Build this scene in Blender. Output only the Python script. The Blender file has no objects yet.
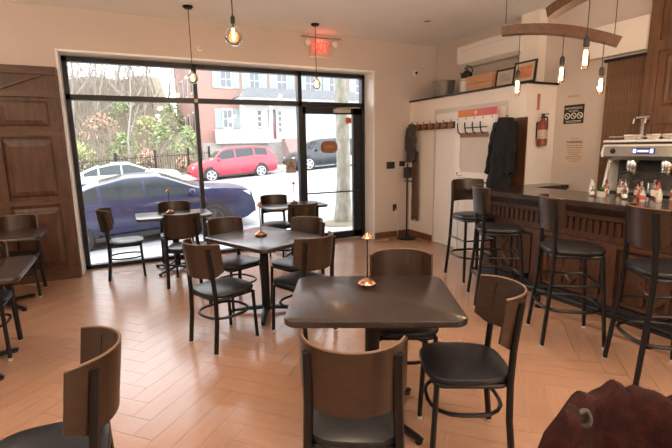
import bpy, math, random
from mathutils import Vector, Matrix
random.seed(7)
SC = bpy.context.scene
COL = SC.collection
PI = math.pi
# ------------------------------------------------------------------ camera
_p, _r, _y = math.radians(10.13), math.radians(-0.97), math.radians(25.8)
FW = Vector((math.sin(_y)*math.cos(_p), math.cos(_y)*math.cos(_p), -math.sin(_p)))
RT = Vector((math.cos(_y), -math.sin(_y), 0))
R2 = RT*math.cos(_r) + RT.cross(FW)*math.sin(_r)
U2 = R2.cross(FW)
cd = bpy.data.cameras.new('camera'); cam = bpy.data.objects.new('camera', cd); COL.objects.link(cam)
cam.matrix_world = Matrix(((R2.x, U2.x, -FW.x, 0), (R2.y, U2.y, -FW.y, 0), (R2.z, U2.z, -FW.z, 1.6), (0, 0, 0, 1)))
cd.sensor_width = 36; cd.lens = 36*431/672; cd.clip_start = .05; cd.clip_end = 300
SC.camera = cam
# ------------------------------------------------------------------ world, light, exposure
W = bpy.data.worlds.new('overcast_sky'); SC.world = W; W.use_nodes = True
bg = W.node_tree.nodes['Background']; bg.inputs[0].default_value = (.93, .96, 1, 1); bg.inputs[1].default_value = 2.4
SC.view_settings.view_transform = 'Standard'; SC.view_settings.look = 'None'
SC.view_settings.exposure = 1.55; SC.view_settings.gamma = 1; SC.view_settings.use_curve_mapping = False
CEIL_H = 3.3
FILL_CAN_W = 28.0        # added downlights out of view that brighten the room
SC.cycles.max_bounces = 8; SC.cycles.diffuse_bounces = 5; SC.cycles.transparent_max_bounces = 12
SC.cycles.sample_clamp_indirect = 6.0
pl = bpy.data.lights.new('window_portal', 'AREA'); pl.shape = 'RECTANGLE'; pl.size = 4.4; pl.size_y = 2.8; pl.cycles.is_portal = True
po = bpy.data.objects.new('window_portal', pl); COL.objects.link(po); po.location = (1.58, 6.9, 1.4); po.rotation_euler = (-PI/2, 0, 0)

# ------------------------------------------------------------------ materials
MATS = {}
def mat(name, col, rough=.5, metal=0., var=.0, scale=8., stretch=(1, 1, 1), bump=0., col2=None, emit=None, es=0., coat=0., alpha=1., spec=.5, rnd=0., sheen=0., coord='Object', detail=4.):
    if name in MATS: return MATS[name]
    m = bpy.data.materials.new(name); m.use_nodes = True; nt = m.node_tree; b = nt.nodes['Principled BSDF']
    b.inputs['Base Color'].default_value = (*col, 1); b.inputs['Roughness'].default_value = rough; b.inputs['Metallic'].default_value = metal
    b.inputs['Specular IOR Level'].default_value = spec
    if coat: b.inputs['Coat Weight'].default_value = coat; b.inputs['Coat Roughness'].default_value = .15
    if sheen: b.inputs['Sheen Weight'].default_value = sheen
    if emit: b.inputs['Emission Color'].default_value = (*emit, 1); b.inputs['Emission Strength'].default_value = es
    if alpha < 1: b.inputs['Alpha'].default_value = alpha
    if var or bump or col2 or rnd:
        tc = nt.nodes.new('ShaderNodeTexCoord'); mp = nt.nodes.new('ShaderNodeMapping'); mp.inputs['Scale'].default_value = stretch
        n = nt.nodes.new('ShaderNodeTexNoise'); n.inputs['Scale'].default_value = scale; n.inputs['Detail'].default_value = detail; n.inputs['Roughness'].default_value = .6
        nt.links.new(tc.outputs[coord], mp.inputs[0]); nt.links.new(mp.outputs[0], n.inputs[0])
        c2 = col2 or tuple(max(0, c*(1-var)) for c in col)
        c1 = col if col2 else tuple(min(1, c*(1+var)) for c in col)
        rp = nt.nodes.new('ShaderNodeValToRGB'); rp.color_ramp.elements[0].position = .3; rp.color_ramp.elements[1].position = .7
        rp.color_ramp.elements[0].color = (*c2, 1); rp.color_ramp.elements[1].color = (*c1, 1)
        nt.links.new(n.outputs[0], rp.inputs[0]); out = rp.outputs[0]
        if rnd:
            oi = nt.nodes.new('ShaderNodeObjectInfo'); ge = nt.nodes.new('ShaderNodeNewGeometry'); ad = nt.nodes.new('ShaderNodeMath'); ad.operation = 'ADD'
            fr = nt.nodes.new('ShaderNodeMath'); fr.operation = 'FRACT'; mr = nt.nodes.new('ShaderNodeMapRange'); mr.inputs[3].default_value = 1-rnd; mr.inputs[4].default_value = 1+rnd
            nt.links.new(oi.outputs['Random'], ad.inputs[0]); nt.links.new(ge.outputs['Random Per Island'], ad.inputs[1]); nt.links.new(ad.outputs[0], fr.inputs[0]); nt.links.new(fr.outputs[0], mr.inputs[0])
            mx = nt.nodes.new('ShaderNodeVectorMath'); mx.operation = 'SCALE'; nt.links.new(out, mx.inputs[0]); nt.links.new(mr.outputs[0], mx.inputs['Scale']); out = mx.outputs[0]
        nt.links.new(out, b.inputs['Base Color'])
        if bump:
            bp = nt.nodes.new('ShaderNodeBump'); bp.inputs['Strength'].default_value = bump; bp.inputs['Distance'].default_value = .01
            nt.links.new(n.outputs[0], bp.inputs['Height']); nt.links.new(bp.outputs[0], b.inputs['Normal'])
    MATS[name] = m; return m
def glassmat(name, tint=(1, 1, 1), refl=.08):
    if name in MATS: return MATS[name]
    m = bpy.data.materials.new(name); m.use_nodes = True; nt = m.node_tree; nt.nodes.clear()
    o = nt.nodes.new('ShaderNodeOutputMaterial'); t = nt.nodes.new('ShaderNodeBsdfTransparent'); g = nt.nodes.new('ShaderNodeBsdfGlossy'); mx = nt.nodes.new('ShaderNodeMixShader'); fr = nt.nodes.new('ShaderNodeFresnel')
    fr.inputs[0].default_value = 1.35; t.inputs[0].default_value = (*tint, 1); g.inputs['Roughness'].default_value = .02
    nt.links.new(fr.outputs[0], mx.inputs[0]); nt.links.new(t.outputs[0], mx.inputs[1]); nt.links.new(g.outputs[0], mx.inputs[2]); nt.links.new(mx.outputs[0], o.inputs[0])
    MATS[name] = m; return m
WALL = mat('wall_paint', (.60, .525, .49), .75, var=.03, scale=2, bump=.03)
CREAM = mat('cream_paint', (.84, .785, .745), .6, var=.03, scale=3)
WHITE = mat('white_trim_paint', (.92, .91, .89), .45, var=.02, scale=4)
CEILM = mat('ceiling_paint', (.88, .91, .94), .8, var=.02, scale=1.5)
OAK = mat('oak_plank', (.42, .235, .148), .27, var=.0, scale=5, stretch=(1, 9, 1), col2=(.375, .205, .126), rnd=.045, bump=.03, coat=.32)
SUB = mat('plank_joint', (.50, .32, .22), .5, var=.05)
BLK = mat('black_metal', (.006, .006, .0065), .38, metal=.3, var=.2, scale=30)
FRAME = mat('black_aluminium_frame', (.012, .013, .016), .4, metal=.2, var=.1, scale=10)
VINYL = mat('black_vinyl', (.011, .011, .013), .34, var=.25, scale=40, bump=.06, spec=.4)
VENEER = mat('walnut_veneer', (.042, .022, .012), .36, scale=6, stretch=(2, 2, 9), col2=(.022, .011, .0065), coat=.2)
VEDGE = mat('veneer_edge', (.17, .10, .06), .5, var=.2, scale=20)
TTOP = mat('dark_table_wood', (.036, .024, .018), .3, scale=4, stretch=(14, 1, 1), col2=(.020, .0135, .0105), coat=.4)
WOOD_D = mat('aged_dark_wood', (.105, .043, .017), .5, scale=3, stretch=(6, 6, 1), col2=(.04, .016, .008), bump=.15)
WOOD_H = mat('aged_wood_rail', (.12, .047, .019), .48, scale=3, stretch=(1, 6, 6), col2=(.045, .018, .009), bump=.15)
BARW = mat('carved_bar_wood', (.115, .05, .024), .42, scale=5, stretch=(5, 5, 1), col2=(.045, .019, .01), bump=.1)
BARTOP = mat('dark_bar_top', (.05, .034, .026), .22, scale=3, stretch=(12, 1, 1), col2=(.02, .014, .011), coat=.3)
COPPER = mat('copper', (.62, .29, .17), .25, metal=1., var=.1, scale=20)
CHROME = mat('chrome', (.78, .77, .75), .16, metal=1., var=.04, scale=12)
STEEL = mat('galvanised_steel', (.42, .42, .41), .45, metal=.8, var=.2, scale=18)
PLASTW = mat('white_plastic', (.80, .78, .75), .35, var=.02)
PLASTB = mat('black_plastic', (.015, .015, .016), .45, var=.1)
GLASS = glassmat('window_glass', (.97, .98, .98)); BGLASS = glassmat('bulb_glass', (1, .82, .6))
FIL = mat('bulb_filament', (1, .7, .35), .5, emit=(1, .74, .45), es=6.)
CANE = mat('fill_downlight_lens', (1, .9, .8), .5, emit=(1, .84, .68), es=5.); CANOFF = mat('downlight_unlit', (.10, .09, .08), .3)
GLIDE = mat('grey_glide', (.5, .48, .45), .5, var=.1)
STAVE = mat('oak_stave', (.13, .055, .025), .45, scale=4, stretch=(1, 8, 8), col2=(.06, .025, .012), bump=.1)

# ------------------------------------------------------------------ mesh builder
def rr(w, d, r, n=5):
    r = max(min(r, w/2-1e-4, d/2-1e-4), 1e-4); P = []
    for cx, cy, a in ((w/2-r, d/2-r, 0), (-w/2+r, d/2-r, PI/2), (-w/2+r, -d/2+r, PI), (w/2-r, -d/2+r, 1.5*PI)):
        for k in range(n+1): P.append((cx+r*math.cos(a+k*PI/2/n), cy+r*math.sin(a+k*PI/2/n)))
    return P
class MB:
    def __init__(s): s.v = []; s.f = []
    def add(s, vs, fs):
        o = len(s.v); s.v += [tuple(v) for v in vs]; s.f += [tuple(i+o for i in f) for f in fs]; return s
    def box(s, a, b, M=None):
        x0, y0, z0 = a; x1, y1, z1 = b
        vs = [Vector(p) for p in ((x0, y0, z0), (x1, y0, z0), (x1, y1, z0), (x0, y1, z0), (x0, y0, z1), (x1, y0, z1), (x1, y1, z1), (x0, y1, z1))]
        if M: vs = [M @ v for v in vs]
        return s.add(vs, [(0, 3, 2, 1), (4, 5, 6, 7), (0, 1, 5, 4), (1, 2, 6, 5), (2, 3, 7, 6), (3, 0, 4, 7)])
    def rings(s, R, cap0=True, cap1=True, closed=False):
        n = len(R[0]); vs = [p for r in R for p in r]; fs = []; m = len(R)
        for i in range(m if closed else m-1):
            for k in range(n):
                a = i*n+k; b = i*n+(k+1) % n; c = ((i+1) % m)*n; fs.append((a, b, c+(k+1) % n, c+k))
        if not closed:
            if cap0: fs.append(tuple(range(n-1, -1, -1)))
            if cap1: fs.append(tuple((m-1)*n+k for k in range(n)))
        return s.add(vs, fs)
    def tube(s, path, r, n=8, closed=False, flat=None):
        P = [Vector(p) for p in path]; R = []; m = len(P); up = None
        for i, p in enumerate(P):
            a = P[(i-1) % m] if closed or i > 0 else p; b = P[(i+1) % m] if closed or i < m-1 else p
            t = (b-a).normalized()
            if up is None:
                up = Vector((0, 0, 1)) if abs(t.z) < .9 else Vector((1, 0, 0))
            u = t.cross(up).normalized(); w = u.cross(t).normalized(); up = w
            rad = r[i] if isinstance(r, (list, tuple)) else r
            R.append([p + u*rad*math.cos(2*PI*k/n) + w*rad*(flat or 1)*math.sin(2*PI*k/n) for k in range(n)])
        return s.rings(R, closed=closed)
    def lathe(s, prof, c=(0, 0, 0), n=16, axis='z', cap=True):
        R = []
        for r, h in prof:
            ring = []
            for k in range(n):
                a = 2*PI*k/n; x, y = max(r, 1e-4)*math.cos(a), max(r, 1e-4)*math.sin(a)
                q = (x, y, h) if axis == 'z' else ((h, x, y) if axis == 'x' else (y, h, x))
                ring.append((c[0]+q[0], c[1]+q[1], c[2]+q[2]))
            R.append(ring)
        return s.rings(R, cap0=cap, cap1=cap)
    def slab(s, w, d, r, prof, c=(0, 0, 0), n=5):
        return s.rings([[(c[0]+x, c[1]+y, c[2]+z) for x, y in rr(w-2*i, d-2*i, r-i, n)] for i, z in prof])
    def prism(s, poly, z0, z1, M=None):
        R = [[Vector((x, y, z)) for x, y in poly] for z in (z0, z1)]
        if M: R = [[M @ v for v in r] for r in R]
        return s.rings(R)
    def grid(s, P):
        n = len(P[0]); return s.add([p for r in P for p in r], [(i*n+k, i*n+k+1, (i+1)*n+k+1, (i+1)*n+k) for i in range(len(P)-1) for k in range(n-1)])
    def mesh(s, name, m, smooth=True):
        me = bpy.data.meshes.new(name); me.from_pydata(s.v, [], s.f); me.update()
        me.materials.append(m)
        if smooth:
            for p in me.polygons: p.use_smooth = True
            me.set_sharp_from_angle(angle=math.radians(38))
        return me
    def build(s, name, m, parent=None, smooth=True, fix=False):
        me = s.mesh(name, m, smooth)
        if fix:
            import bmesh
            bm = bmesh.new(); bm.from_mesh(me); bmesh.ops.recalc_face_normals(bm, faces=bm.faces); bm.to_mesh(me); bm.free()
        o = bpy.data.objects.new(name, me); COL.objects.link(o); o.parent = parent; return o
def tag(o, label=None, cat=None, group=None, kind=None):
    if label: o['label'] = label
    if cat: o['category'] = cat
    if group: o['group'] = group
    if kind: o['kind'] = kind
    return o
def struct(o, label=None, cat=None): return tag(o, label, cat, kind='structure')
def empty(name, loc=(0, 0, 0), rz=0):
    o = bpy.data.objects.new(name, None); COL.objects.link(o); o.location = loc; o.rotation_euler = (0, 0, rz); o.empty_display_size = .1; return o
def copy_tree(o, parent=None):
    c = o.copy(); COL.objects.link(c); c.parent = parent
    for ch in list(o.children): copy_tree(ch, c)
    return c
def shape(me, name, parent=None, loc=(0, 0, 0), rot=(0, 0, 0)):
    o = bpy.data.objects.new(name, me); COL.objects.link(o); o.parent = parent; o.location = loc; o.rotation_euler = rot; return o
def text(name, body, size, m, parent, loc, rot, depth=.002, font_scale_x=1., bold=0.):
    cu = bpy.data.curves.new(name, 'FONT'); cu.body = body; cu.size = size; cu.extrude = depth; cu.align_x = 'CENTER'; cu.align_y = 'CENTER'; cu.offset = bold
    t = bpy.data.objects.new(name+'_c', cu); COL.objects.link(t)
    me = bpy.data.meshes.new_from_object(t.evaluated_get(bpy.context.evaluated_depsgraph_get()))
    bpy.data.objects.remove(t); me.materials.clear(); me.materials.append(m); me.name = name
    o = shape(me, name, parent, loc, rot); o.scale = (font_scale_x, 1, 1); return o
def head(dx, dy): return math.atan2(dy, dx) - PI/2      # yaw that turns local +Y to (dx, dy)

# ------------------------------------------------------------------ room shell
XW, YF, YG = 5.12, 6.40, 6.70     # right wall face, front wall face, glass plane
XL, YB = -3.2, -3.6
fl = struct(MB().box((XL, YB, -.12), (XW, 6.95, -.0042)).build('floor', SUB, smooth=False), 'pale oak floor laid in large herringbone planks', 'floor')
# herringbone planks: lattice (1,1),(n,-n) in plank widths, turned 45 degrees
PW, NP = .142, 5
def plank_mesh(w, l, t=.004, g=.0011):
    b = MB().box((g, g, -t), (l-g, w-g, -.0008)); 
    return b
pm_me = plank_mesh(PW, PW*NP).mesh('plank', OAK, False)
ca, sa = math.cos(PI/4), math.sin(PI/4)
cand = []
for a in range(-70, 90):
    for b in range(-14, 15):
        for kind in (0, 1):
            if kind == 0: ox, oy = a+NP*b, a-NP*b; cx, cy = ox+NP/2, oy+.5
            else: ox, oy = a+NP*b+NP, a-NP*b+1-NP; cx, cy = ox+.5, oy+NP/2
            wx, wy = (cx*ca-cy*sa)*PW, (cx*sa+cy*ca)*PW+1.0
            ext = PW*NP/2*.72+PW*.36
            if wx-ext < XL or wx+ext > XW or wy-ext < YB or wy+ext > 6.72: continue
            v = Vector((wx, wy, -1.6)); dz = v.dot(FW)
            inview = dz > .5 and abs(v.dot(R2)/dz*431) < 330 and abs(v.dot(U2)/dz*431) < 222
            cand.append((0 if inview else 1, v.length, kind, ox, oy))
cand.sort()
stuff = {0: MB(), 1: MB()}
for i, (iv, d, kind, ox, oy) in enumerate(cand):
    if iv == 0 and i < 300:
        px, py = ((ox*ca-oy*sa)*PW, (ox*sa+oy*ca)*PW+1.0) if kind == 0 else (((ox+1)*ca-oy*sa)*PW, ((ox+1)*sa+oy*ca)*PW+1.0)
        shape(pm_me, 'plank', fl, (px, py, 0), (0, 0, PI/4 if kind == 0 else 3*PI/4))
    else:
        g = .0012
        if kind == 0: stuff[0].box((ox*PW+g, oy*PW+g, -.004), ((ox+NP)*PW-g, (oy+1)*PW-g, -.0008))
        else: stuff[1].box((oy*PW+g, -(ox+1)*PW+g, -.004), ((oy+NP)*PW-g, -ox*PW-g, -.0008))
for k, rz in ((0, PI/4), (1, 3*PI/4)):
    o = stuff[k].build('plank_field', OAK, fl, False); o.location = (0, 1.0, 0); o.rotation_euler = (0, 0, rz); o['kind'] = 'stuff'
# straight border boards where the herringbone stops short of the walls
bd = MB()
bd.box((XL, YB, -.004), (XW, YB+.5, -.0010)); bd.box((XL, 6.28, -.004), (XW, 6.72, -.0012)); bd.box((XL, YB, -.004), (XL+.45, 6.7, -.0013)); bd.box((XW-.45, YB, -.004), (XW, 6.7, -.0014))
o = bd.build('border_board', OAK, fl, False); o['kind'] = 'stuff'

struct(MB().box((XL, YB, CEIL_H), (XW, 6.95, CEIL_H+.15)).build('ceiling', CEILM, smooth=False), 'plain off-white ceiling of the room', 'ceiling')
OX0, OX1, OZ = -.62, 3.83, 2.81
wf = MB().box((XL, YF, 0), (OX0, 6.9, CEIL_H)).box((OX1, YF, 0), (XW, 6.9, CEIL_H)).box((OX0, YF, OZ), (OX1, 6.9, CEIL_H))
wf = struct(wf.build('wall_front', WALL, smooth=False), 'beige front wall around the shop window', 'wall')
struct(MB().box((XW, YB, 0), (XW+.2, 6.95, CEIL_H)).build('wall_right', WALL, smooth=False), 'beige wall behind the bar', 'wall')
struct(MB().box((XL-.2, YB, 0), (XL, 6.95, CEIL_H)).build('wall_left', WALL, smooth=False), 'beige wall on the left, outside the picture', 'wall')
struct(MB().box((XL, YB-.2, 0), (XW, YB, CEIL_H)).build('wall_back', WALL, smooth=False), 'beige wall behind the viewer', 'wall')
# white window reveal
tr = MB().box((OX0-.01, YF-.012, 0), (OX0+.012, 6.88, OZ)).box((OX1-.012, YF-.012, 0), (OX1+.01, 6.88, OZ)).box((OX0-.01, YF-.012, OZ-.012), (OX1+.01, 6.88, OZ+.012))
struct(tr.build('trim_1', WHITE, smooth=False), 'white painted reveal around the shop window', 'trim')
# storefront frame
F0, F1, FT, TR = -.60, 3.80, 2.79, 2.29
wn = MB(); y0, y1 = YG-.045, YG+.06
wn.box((F0, y0, 0), (F0+.055, y1, FT)); wn.box((F1-.055, y0, 0), (F1, y1, FT)); wn.box((F0, y0, FT-.06), (F1, y1, FT))
wn.box((F0, y0, TR-.035), (F1, y1, TR+.035)); wn.box((.985, y0, 0), (1.04, y1, FT)); wn.box((2.585, y0, 0), (2.65, y1, FT)); wn.box((F0, y0, -.005), (2.6, y1, .05))
win = struct(wn.build('window_1', FRAME, smooth=False), 'black framed shop window looking onto the street', 'window')
for xa, xb, za, zb in ((F0+.05, .99, .045, TR-.03), (1.035, 2.59, .045, TR-.03), (F0+.05, .99, TR+.03, FT-.055), (1.035, 2.59, TR+.03, FT-.055), (2.645, F1-.05, TR+.03, FT-.055)):
    MB().box((xa, YG, za), (xb, YG+.008, zb)).build('pane', GLASS, win, False)
o = MB().lathe([(.026, 0), (.03, .004), (.026, .012), (.0, .014)], n=14, axis='y').build('joint_cap', GLIDE, win); o.location = (1.01, y0-.014, TR)
dr = MB(); a, b = 2.65, 3.745
dr.box((a, YG-.03, .01), (a+.06, YG+.04, TR-.04)).box((b-.16, YG-.03, .01), (b, YG+.04, TR-.04)).box((a, YG-.03, TR-.15), (b, YG+.04, TR-.04)).box((a, YG-.03, .01), (b, YG+.04, .13))
door = struct(dr.build('door_1', FRAME, smooth=False), 'black framed glass entrance door', 'door')
MB().box((a+.055, YG, .125), (b-.155, YG+.008, TR-.145)).build('pane', GLASS, door, False)
MB().tube([(a+.03, YG-.07, .84), (b-.05, YG-.07, .84)], .012).tube([(a+.03, YG-.07, .84), (a+.03, YG-.02, .84)], .012).tube([(b-.06, YG-.07, .84), (b-.06, YG-.02, .84)], .012).build('push_bar', FRAME, door)
MB().box((3.2, YG-.1, TR-.13), (3.5, YG-.03, TR-.07)).tube([(3.25, YG-.08, TR-.06), (3.6, YG-.16, TR-.05), (3.7, YG-.05, TR-.045)], .009).build('door_closer', GLIDE, door)
bb = mat('baseboard_wood', (.16, .07, .04), .5, var=.2)
struct(MB().box((OX1+.012, YF-.02, 0), (4.574, YF, .1)).build('baseboard_front', bb, smooth=False), 'dark brown baseboard under the light switches', 'baseboard')
# things on the glass
sg = empty('open_sign', (3.13, YG-.006, 1.6)); tag(sg, 'small brown oval sign hanging on the entrance door glass', 'sign')
SGN = mat('brown_sign', (.28, .115, .055), .5, var=.1); SGE = mat('sign_letter', (.60, .36, .22), .5)
MB().prism([(.155*math.copysign(abs(math.cos(t))**.6, math.cos(t)), .10*math.copysign(abs(math.sin(t))**.75, math.sin(t))) for t in [2*PI*k/28 for k in range(28)]], 0, .01, Matrix.Rotation(PI/2, 4, 'X')).build('board', SGN, sg, False)
text('lettering', 'OPEN', .075, SGE, sg, (0, -.011, 0), (PI/2, 0, 0), .001)
ag = empty('grade_card', (2.44, YG-.004, 1.31)); tag(ag, 'grey grade card with a large letter A on window glass', 'card')
MB().box((-.085, -.003, -.115), (.085, 0, .115)).build('card', mat('grade_card', (.40, .33, .29), .6, var=.05), ag, False)
text('lettering', 'A', .19, mat('grade_letter', (.13, .14, .18), .6), ag, (0, -.0045, 0), (PI/2, 0, 0), .001)
tag(MB().box((3.45, YG-.004, 1.99), (3.56, YG-.001, 2.09)).build('sticker', mat('orange_sticker', (.62, .12, .05), .5, var=.15, scale=30), None, False), 'small orange red square sticker at top of door glass', 'sticker')

# ------------------------------------------------------------------ closet on the right
CX, CY0 = 4.575, 3.955
cl = struct(MB().box((CX, CY0, 0), (XW, YF, 2.335)).build('wall_closet', CREAM, smooth=False), 'cream low closet block standing against right wall', 'wall')
tag(MB().box((CX-.03, CY0-.03, 2.336), (XW-.001, YF-.001, 2.362)).build('closet_top', BLK, None, False), 'thin black shelf board capping the cream closet', 'shelf')
d2 = MB(); d2.box((CX-.012, 4.22, .0), (CX+.01, 4.26, 2.09)).box((CX-.012, 5.68, 0), (CX+.01, 5.72, 2.09)).box((CX-.012, 4.22, 2.09), (CX+.01, 5.72, 2.16))
d2 = struct(d2.build('door_2', mat('door_track', (.60, .57, .53), .4, var=.05), smooth=False), 'pale sliding closet door behind the coat rack', 'door')
for ya, yb, xo in ((4.26, 4.98, -.012), (4.94, 5.68, -.006)):
    MB().box((CX+xo, ya, .012), (CX+xo+.01, yb, 2.09)).build('door_leaf', mat('door_leaf_white', (.88, .87, .85), .4, var=.02), d2, False)
struct(MB().box((CX-.02, 5.72, 0), (CX, YF-.02, .1)).build('baseboard_closet', bb, smooth=False), 'dark brown baseboard at closet corner', 'baseboard')
struct(MB().box((4.98, 4.16, 2.362), (XW, 4.46, CEIL_H)).build('wall_chase', CREAM, smooth=False), 'cream boxed pipe chase above the closet', 'wall')
HANGW = mat('rack_wood', (.33, .16, .075), .5, scale=4, stretch=(5, 1, 5), col2=(.2, .09, .04))
rk = empty('coat_rack', (CX-.012, 5.25, 1.9)); tag(rk, 'brown wooden coat rack with black hooks on closet front', 'coat rack')
MB().box((-.035, -1.0, -.05), (-.001, 1.05, .05)).build('board', HANGW, rk, False)
hk = MB().tube([(0, 0, .03), (-.04, 0, .035), (-.075, 0, .06), (-.07, 0, .08)], .006, 6).tube([(0, 0, -.02), (-.04, 0, -.04), (-.06, 0, -.02)], .006, 6).box((-.006, -.012, -.04), (.002, .012, .05)).mesh('hook', BLK)
for k in range(12): shape(hk, 'hook', rk, (-.036, .95-k*.165, 0))
# white display frame with hooks standing in front of the rack
wfz = empty('display_frame', (CX-.10, 4.715, .97)); tag(wfz, 'white display frame with black hooks in front of coat rack', 'display frame')
fw_ = MB(); fw_.box((-.02, -.385, 0), (.02, -.285, 1.02)).box((-.02, .285, 0), (.02, .385, 1.02)).box((-.02, -.285, .78), (.02, .285, 1.02)).box((-.02, -.285, 0), (.02, .285, .24))
fw_.build('frame', mat('display_white', (.86, .85, .83), .4, var=.02), wfz, False)
MB().box((.0, -.285, .24), (.018, .285, .78)).build('back_panel', mat('display_back', (.66, .60, .54), .5, var=.03), wfz, False)
MB().box((-.028, -.27, .74), (-.002, .27, .80)).build('hook_board', HANGW, wfz, False)
hk2 = MB().tube([(0, 0, 0), (-.05, 0, .03), (-.05, .02, .12), (-.03, .04, .16)], .009, 6).mesh('hook', BLK)
for k in range(4): shape(hk2, 'hook', wfz, (-.024, .26-k*.15, .78))
for pa, pb_ in (((-.25, .86), (.2, .875)), ((-.1, .15), (.3, .156)), ((-.28, .10), (.3, .118)), ((.2, .18), (.32, .186)), ((.31, .2), (.335, .225))): MB().box((-.0225, *pa), (-.0195, *pb_)).build('printed_line', PLASTB, wfz, False)
for s in (-1, 1): MB().box((.0, s*.33-.02, -.97), (.02, s*.33+.02, .0)).build('leg', mat('display_white', (.86, .85, .83)), wfz, False)
# gradient poster strip
ps = empty('poster_strip', (CX-.10, 4.70, 1.992)); tag(ps, 'orange to pink banner strip above the white display frame', 'banner')
for k in range(6):
    t = k/5; MB().box((-.012, .36-(k+1)*.122, .0), (.004, .36-k*.122, .10)).build('colour_band', mat('banner_%d' % k, (.72-.10*t, .26-.14*t, .07+.09*t), .6, var=.05), ps, False)
MB().lathe([(.028, 0), (.028, .003)], (-.015, 0, .05), 14, 'x').build('emblem', mat('banner_emblem', (.8, .55, .45), .6), ps)

# things on top of the closet
ZT = 2.362
bk = empty('metal_bucket', (4.78, 5.78, ZT)); tag(bk, 'galvanised metal bucket on black closet shelf', 'bucket')
MB().lathe([(.13, 0), (.135, .01), (.175, .24), (.182, .25), (.176, .252), (.165, .235), (.125, .02), (0, .02)], n=24, cap=False).build('body', STEEL, bk)
MB().tube([(.18*math.cos(t), .18*math.sin(t), .25) for t in [2*PI*k/24 for k in range(24)]], .007, 6, True).build('rim', STEEL, bk)
jg = empty('white_canister', (4.76, 5.24, ZT)); tag(jg, 'white canister beside wooden crate on closet shelf', 'canister')
MB().lathe([(.085, 0), (.09, .01), (.09, .20), (.08, .215), (0, .215)], n=20).build('body', PLASTW, jg)
MB().lathe([(.092, .18), (.092, .2)], n=20).build('band', GLIDE, jg)
kt = empty('black_kettle', (4.76, 5.23, ZT+.216)); tag(kt, 'small black kettle standing on the white canister', 'kettle')
MB().lathe([(.06, 0), (.085, .02), (.08, .07), (.045, .11), (.02, .12), (.015, .14), (0, .145)], n=18).build('body', PLASTB, kt)
MB().tube([(0, .07, .04), (0, .12, .07), (0, .14, .11)], [.016, .012, .009], 8).build('spout', PLASTB, kt)
MB().tube([(0, -.07, .05), (0, -.12, .09), (0, -.09, .16), (0, 0, .19), (0, .05, .15)], .009, 8).build('handle', PLASTB, kt)
CRATE = mat('crate_wood', (.60, .35, .20), .6, scale=5, stretch=(6, 1, 6), col2=(.5, .27, .15))
cr = empty('wooden_crate', (4.78, 4.86, ZT)); tag(cr, 'pale wooden crate on closet shelf beside picture frames', 'crate')
for s in (-1, 1):
    MB().box((s*.13-.008, -.245, 0), (s*.13+.008, .245, .105)).build('side_board', CRATE, cr, False)
    MB().box((s*.13-.008, -.245, .11), (s*.13+.008, .245, .215)).build('side_board', CRATE, cr, False)
    MB().box((-.12, s*.237-.008, 0), (.12, s*.237+.008, .215)).build('end_board', CRATE, cr, False)
MB().box((-.12, -.229, 0), (.12, .229, .012)).build('bottom_board', CRATE, cr, False)
def picture(loc, w, h, col, label, lean=.12):
    r = empty('picture_frame', loc); r.rotation_euler = (0, lean, 0); tag(r, label, 'picture', 'framed pictures on the closet shelf')
    t = .022; MB().box((-.012, -w/2, 0), (.012, -w/2+t, h)).box((-.012, w/2-t, 0), (.012, w/2, h)).box((-.012, -w/2+t, 0), (.012, w/2-t, t)).box((-.012, -w/2+t, h-t), (.012, w/2-t, h)).build('frame', PLASTB, r, False)
    MB().box((-.004, -w/2+t, t), (.008, w/2-t, h-t)).build('mat_board', mat('mat_board', (.6, .5, .42), .6), r, False)
    MB().box((-.0055, -w/2+t*2.6, t*2.6), (-.003, w/2-t*2.6, h-t*2.6)).build('print', mat('print_'+label[12:20].strip().replace(' ', '_'), col, .4, var=.25, scale=14), r, False)
picture((4.70, 4.44, ZT), .32, .235, (.45, .42, .40), 'dark framed pale grey picture on shelf beside wooden crate')
picture((4.66, 4.09, ZT), .34, .27, (.62, .25, .12), 'dark framed orange picture at the end of closet shelf')

# mini split air conditioner
ac = empty('air_conditioner', (XW, 5.02, 2.80)); tag(ac, 'white wall mounted air conditioner above the closet', 'air conditioner')
prof = [(0, 0), (-.14, .0), (-.20, .05), (-.22, .12), (-.22, .30), (-.20, .325), (0, .325)]
MB().prism(prof, -.6, .6, Matrix(((1, 0, 0, 0), (0, 0, 1, 0), (0, 1, 0, 0), (0, 0, 0, 1)))).build('body', PLASTW, ac, False, True)
MB().box((-.205, -.55, .028), (-.13, .55, .04), Matrix.Rotation(.5, 4, 'Y')).build('louver', mat('louver_grey', (.5, .48, .45), .4), ac, False)
MB().box((-.222, -.5, .235), (-.2185, .5, .24)).build('panel_seam', GLIDE, ac, False)

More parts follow.
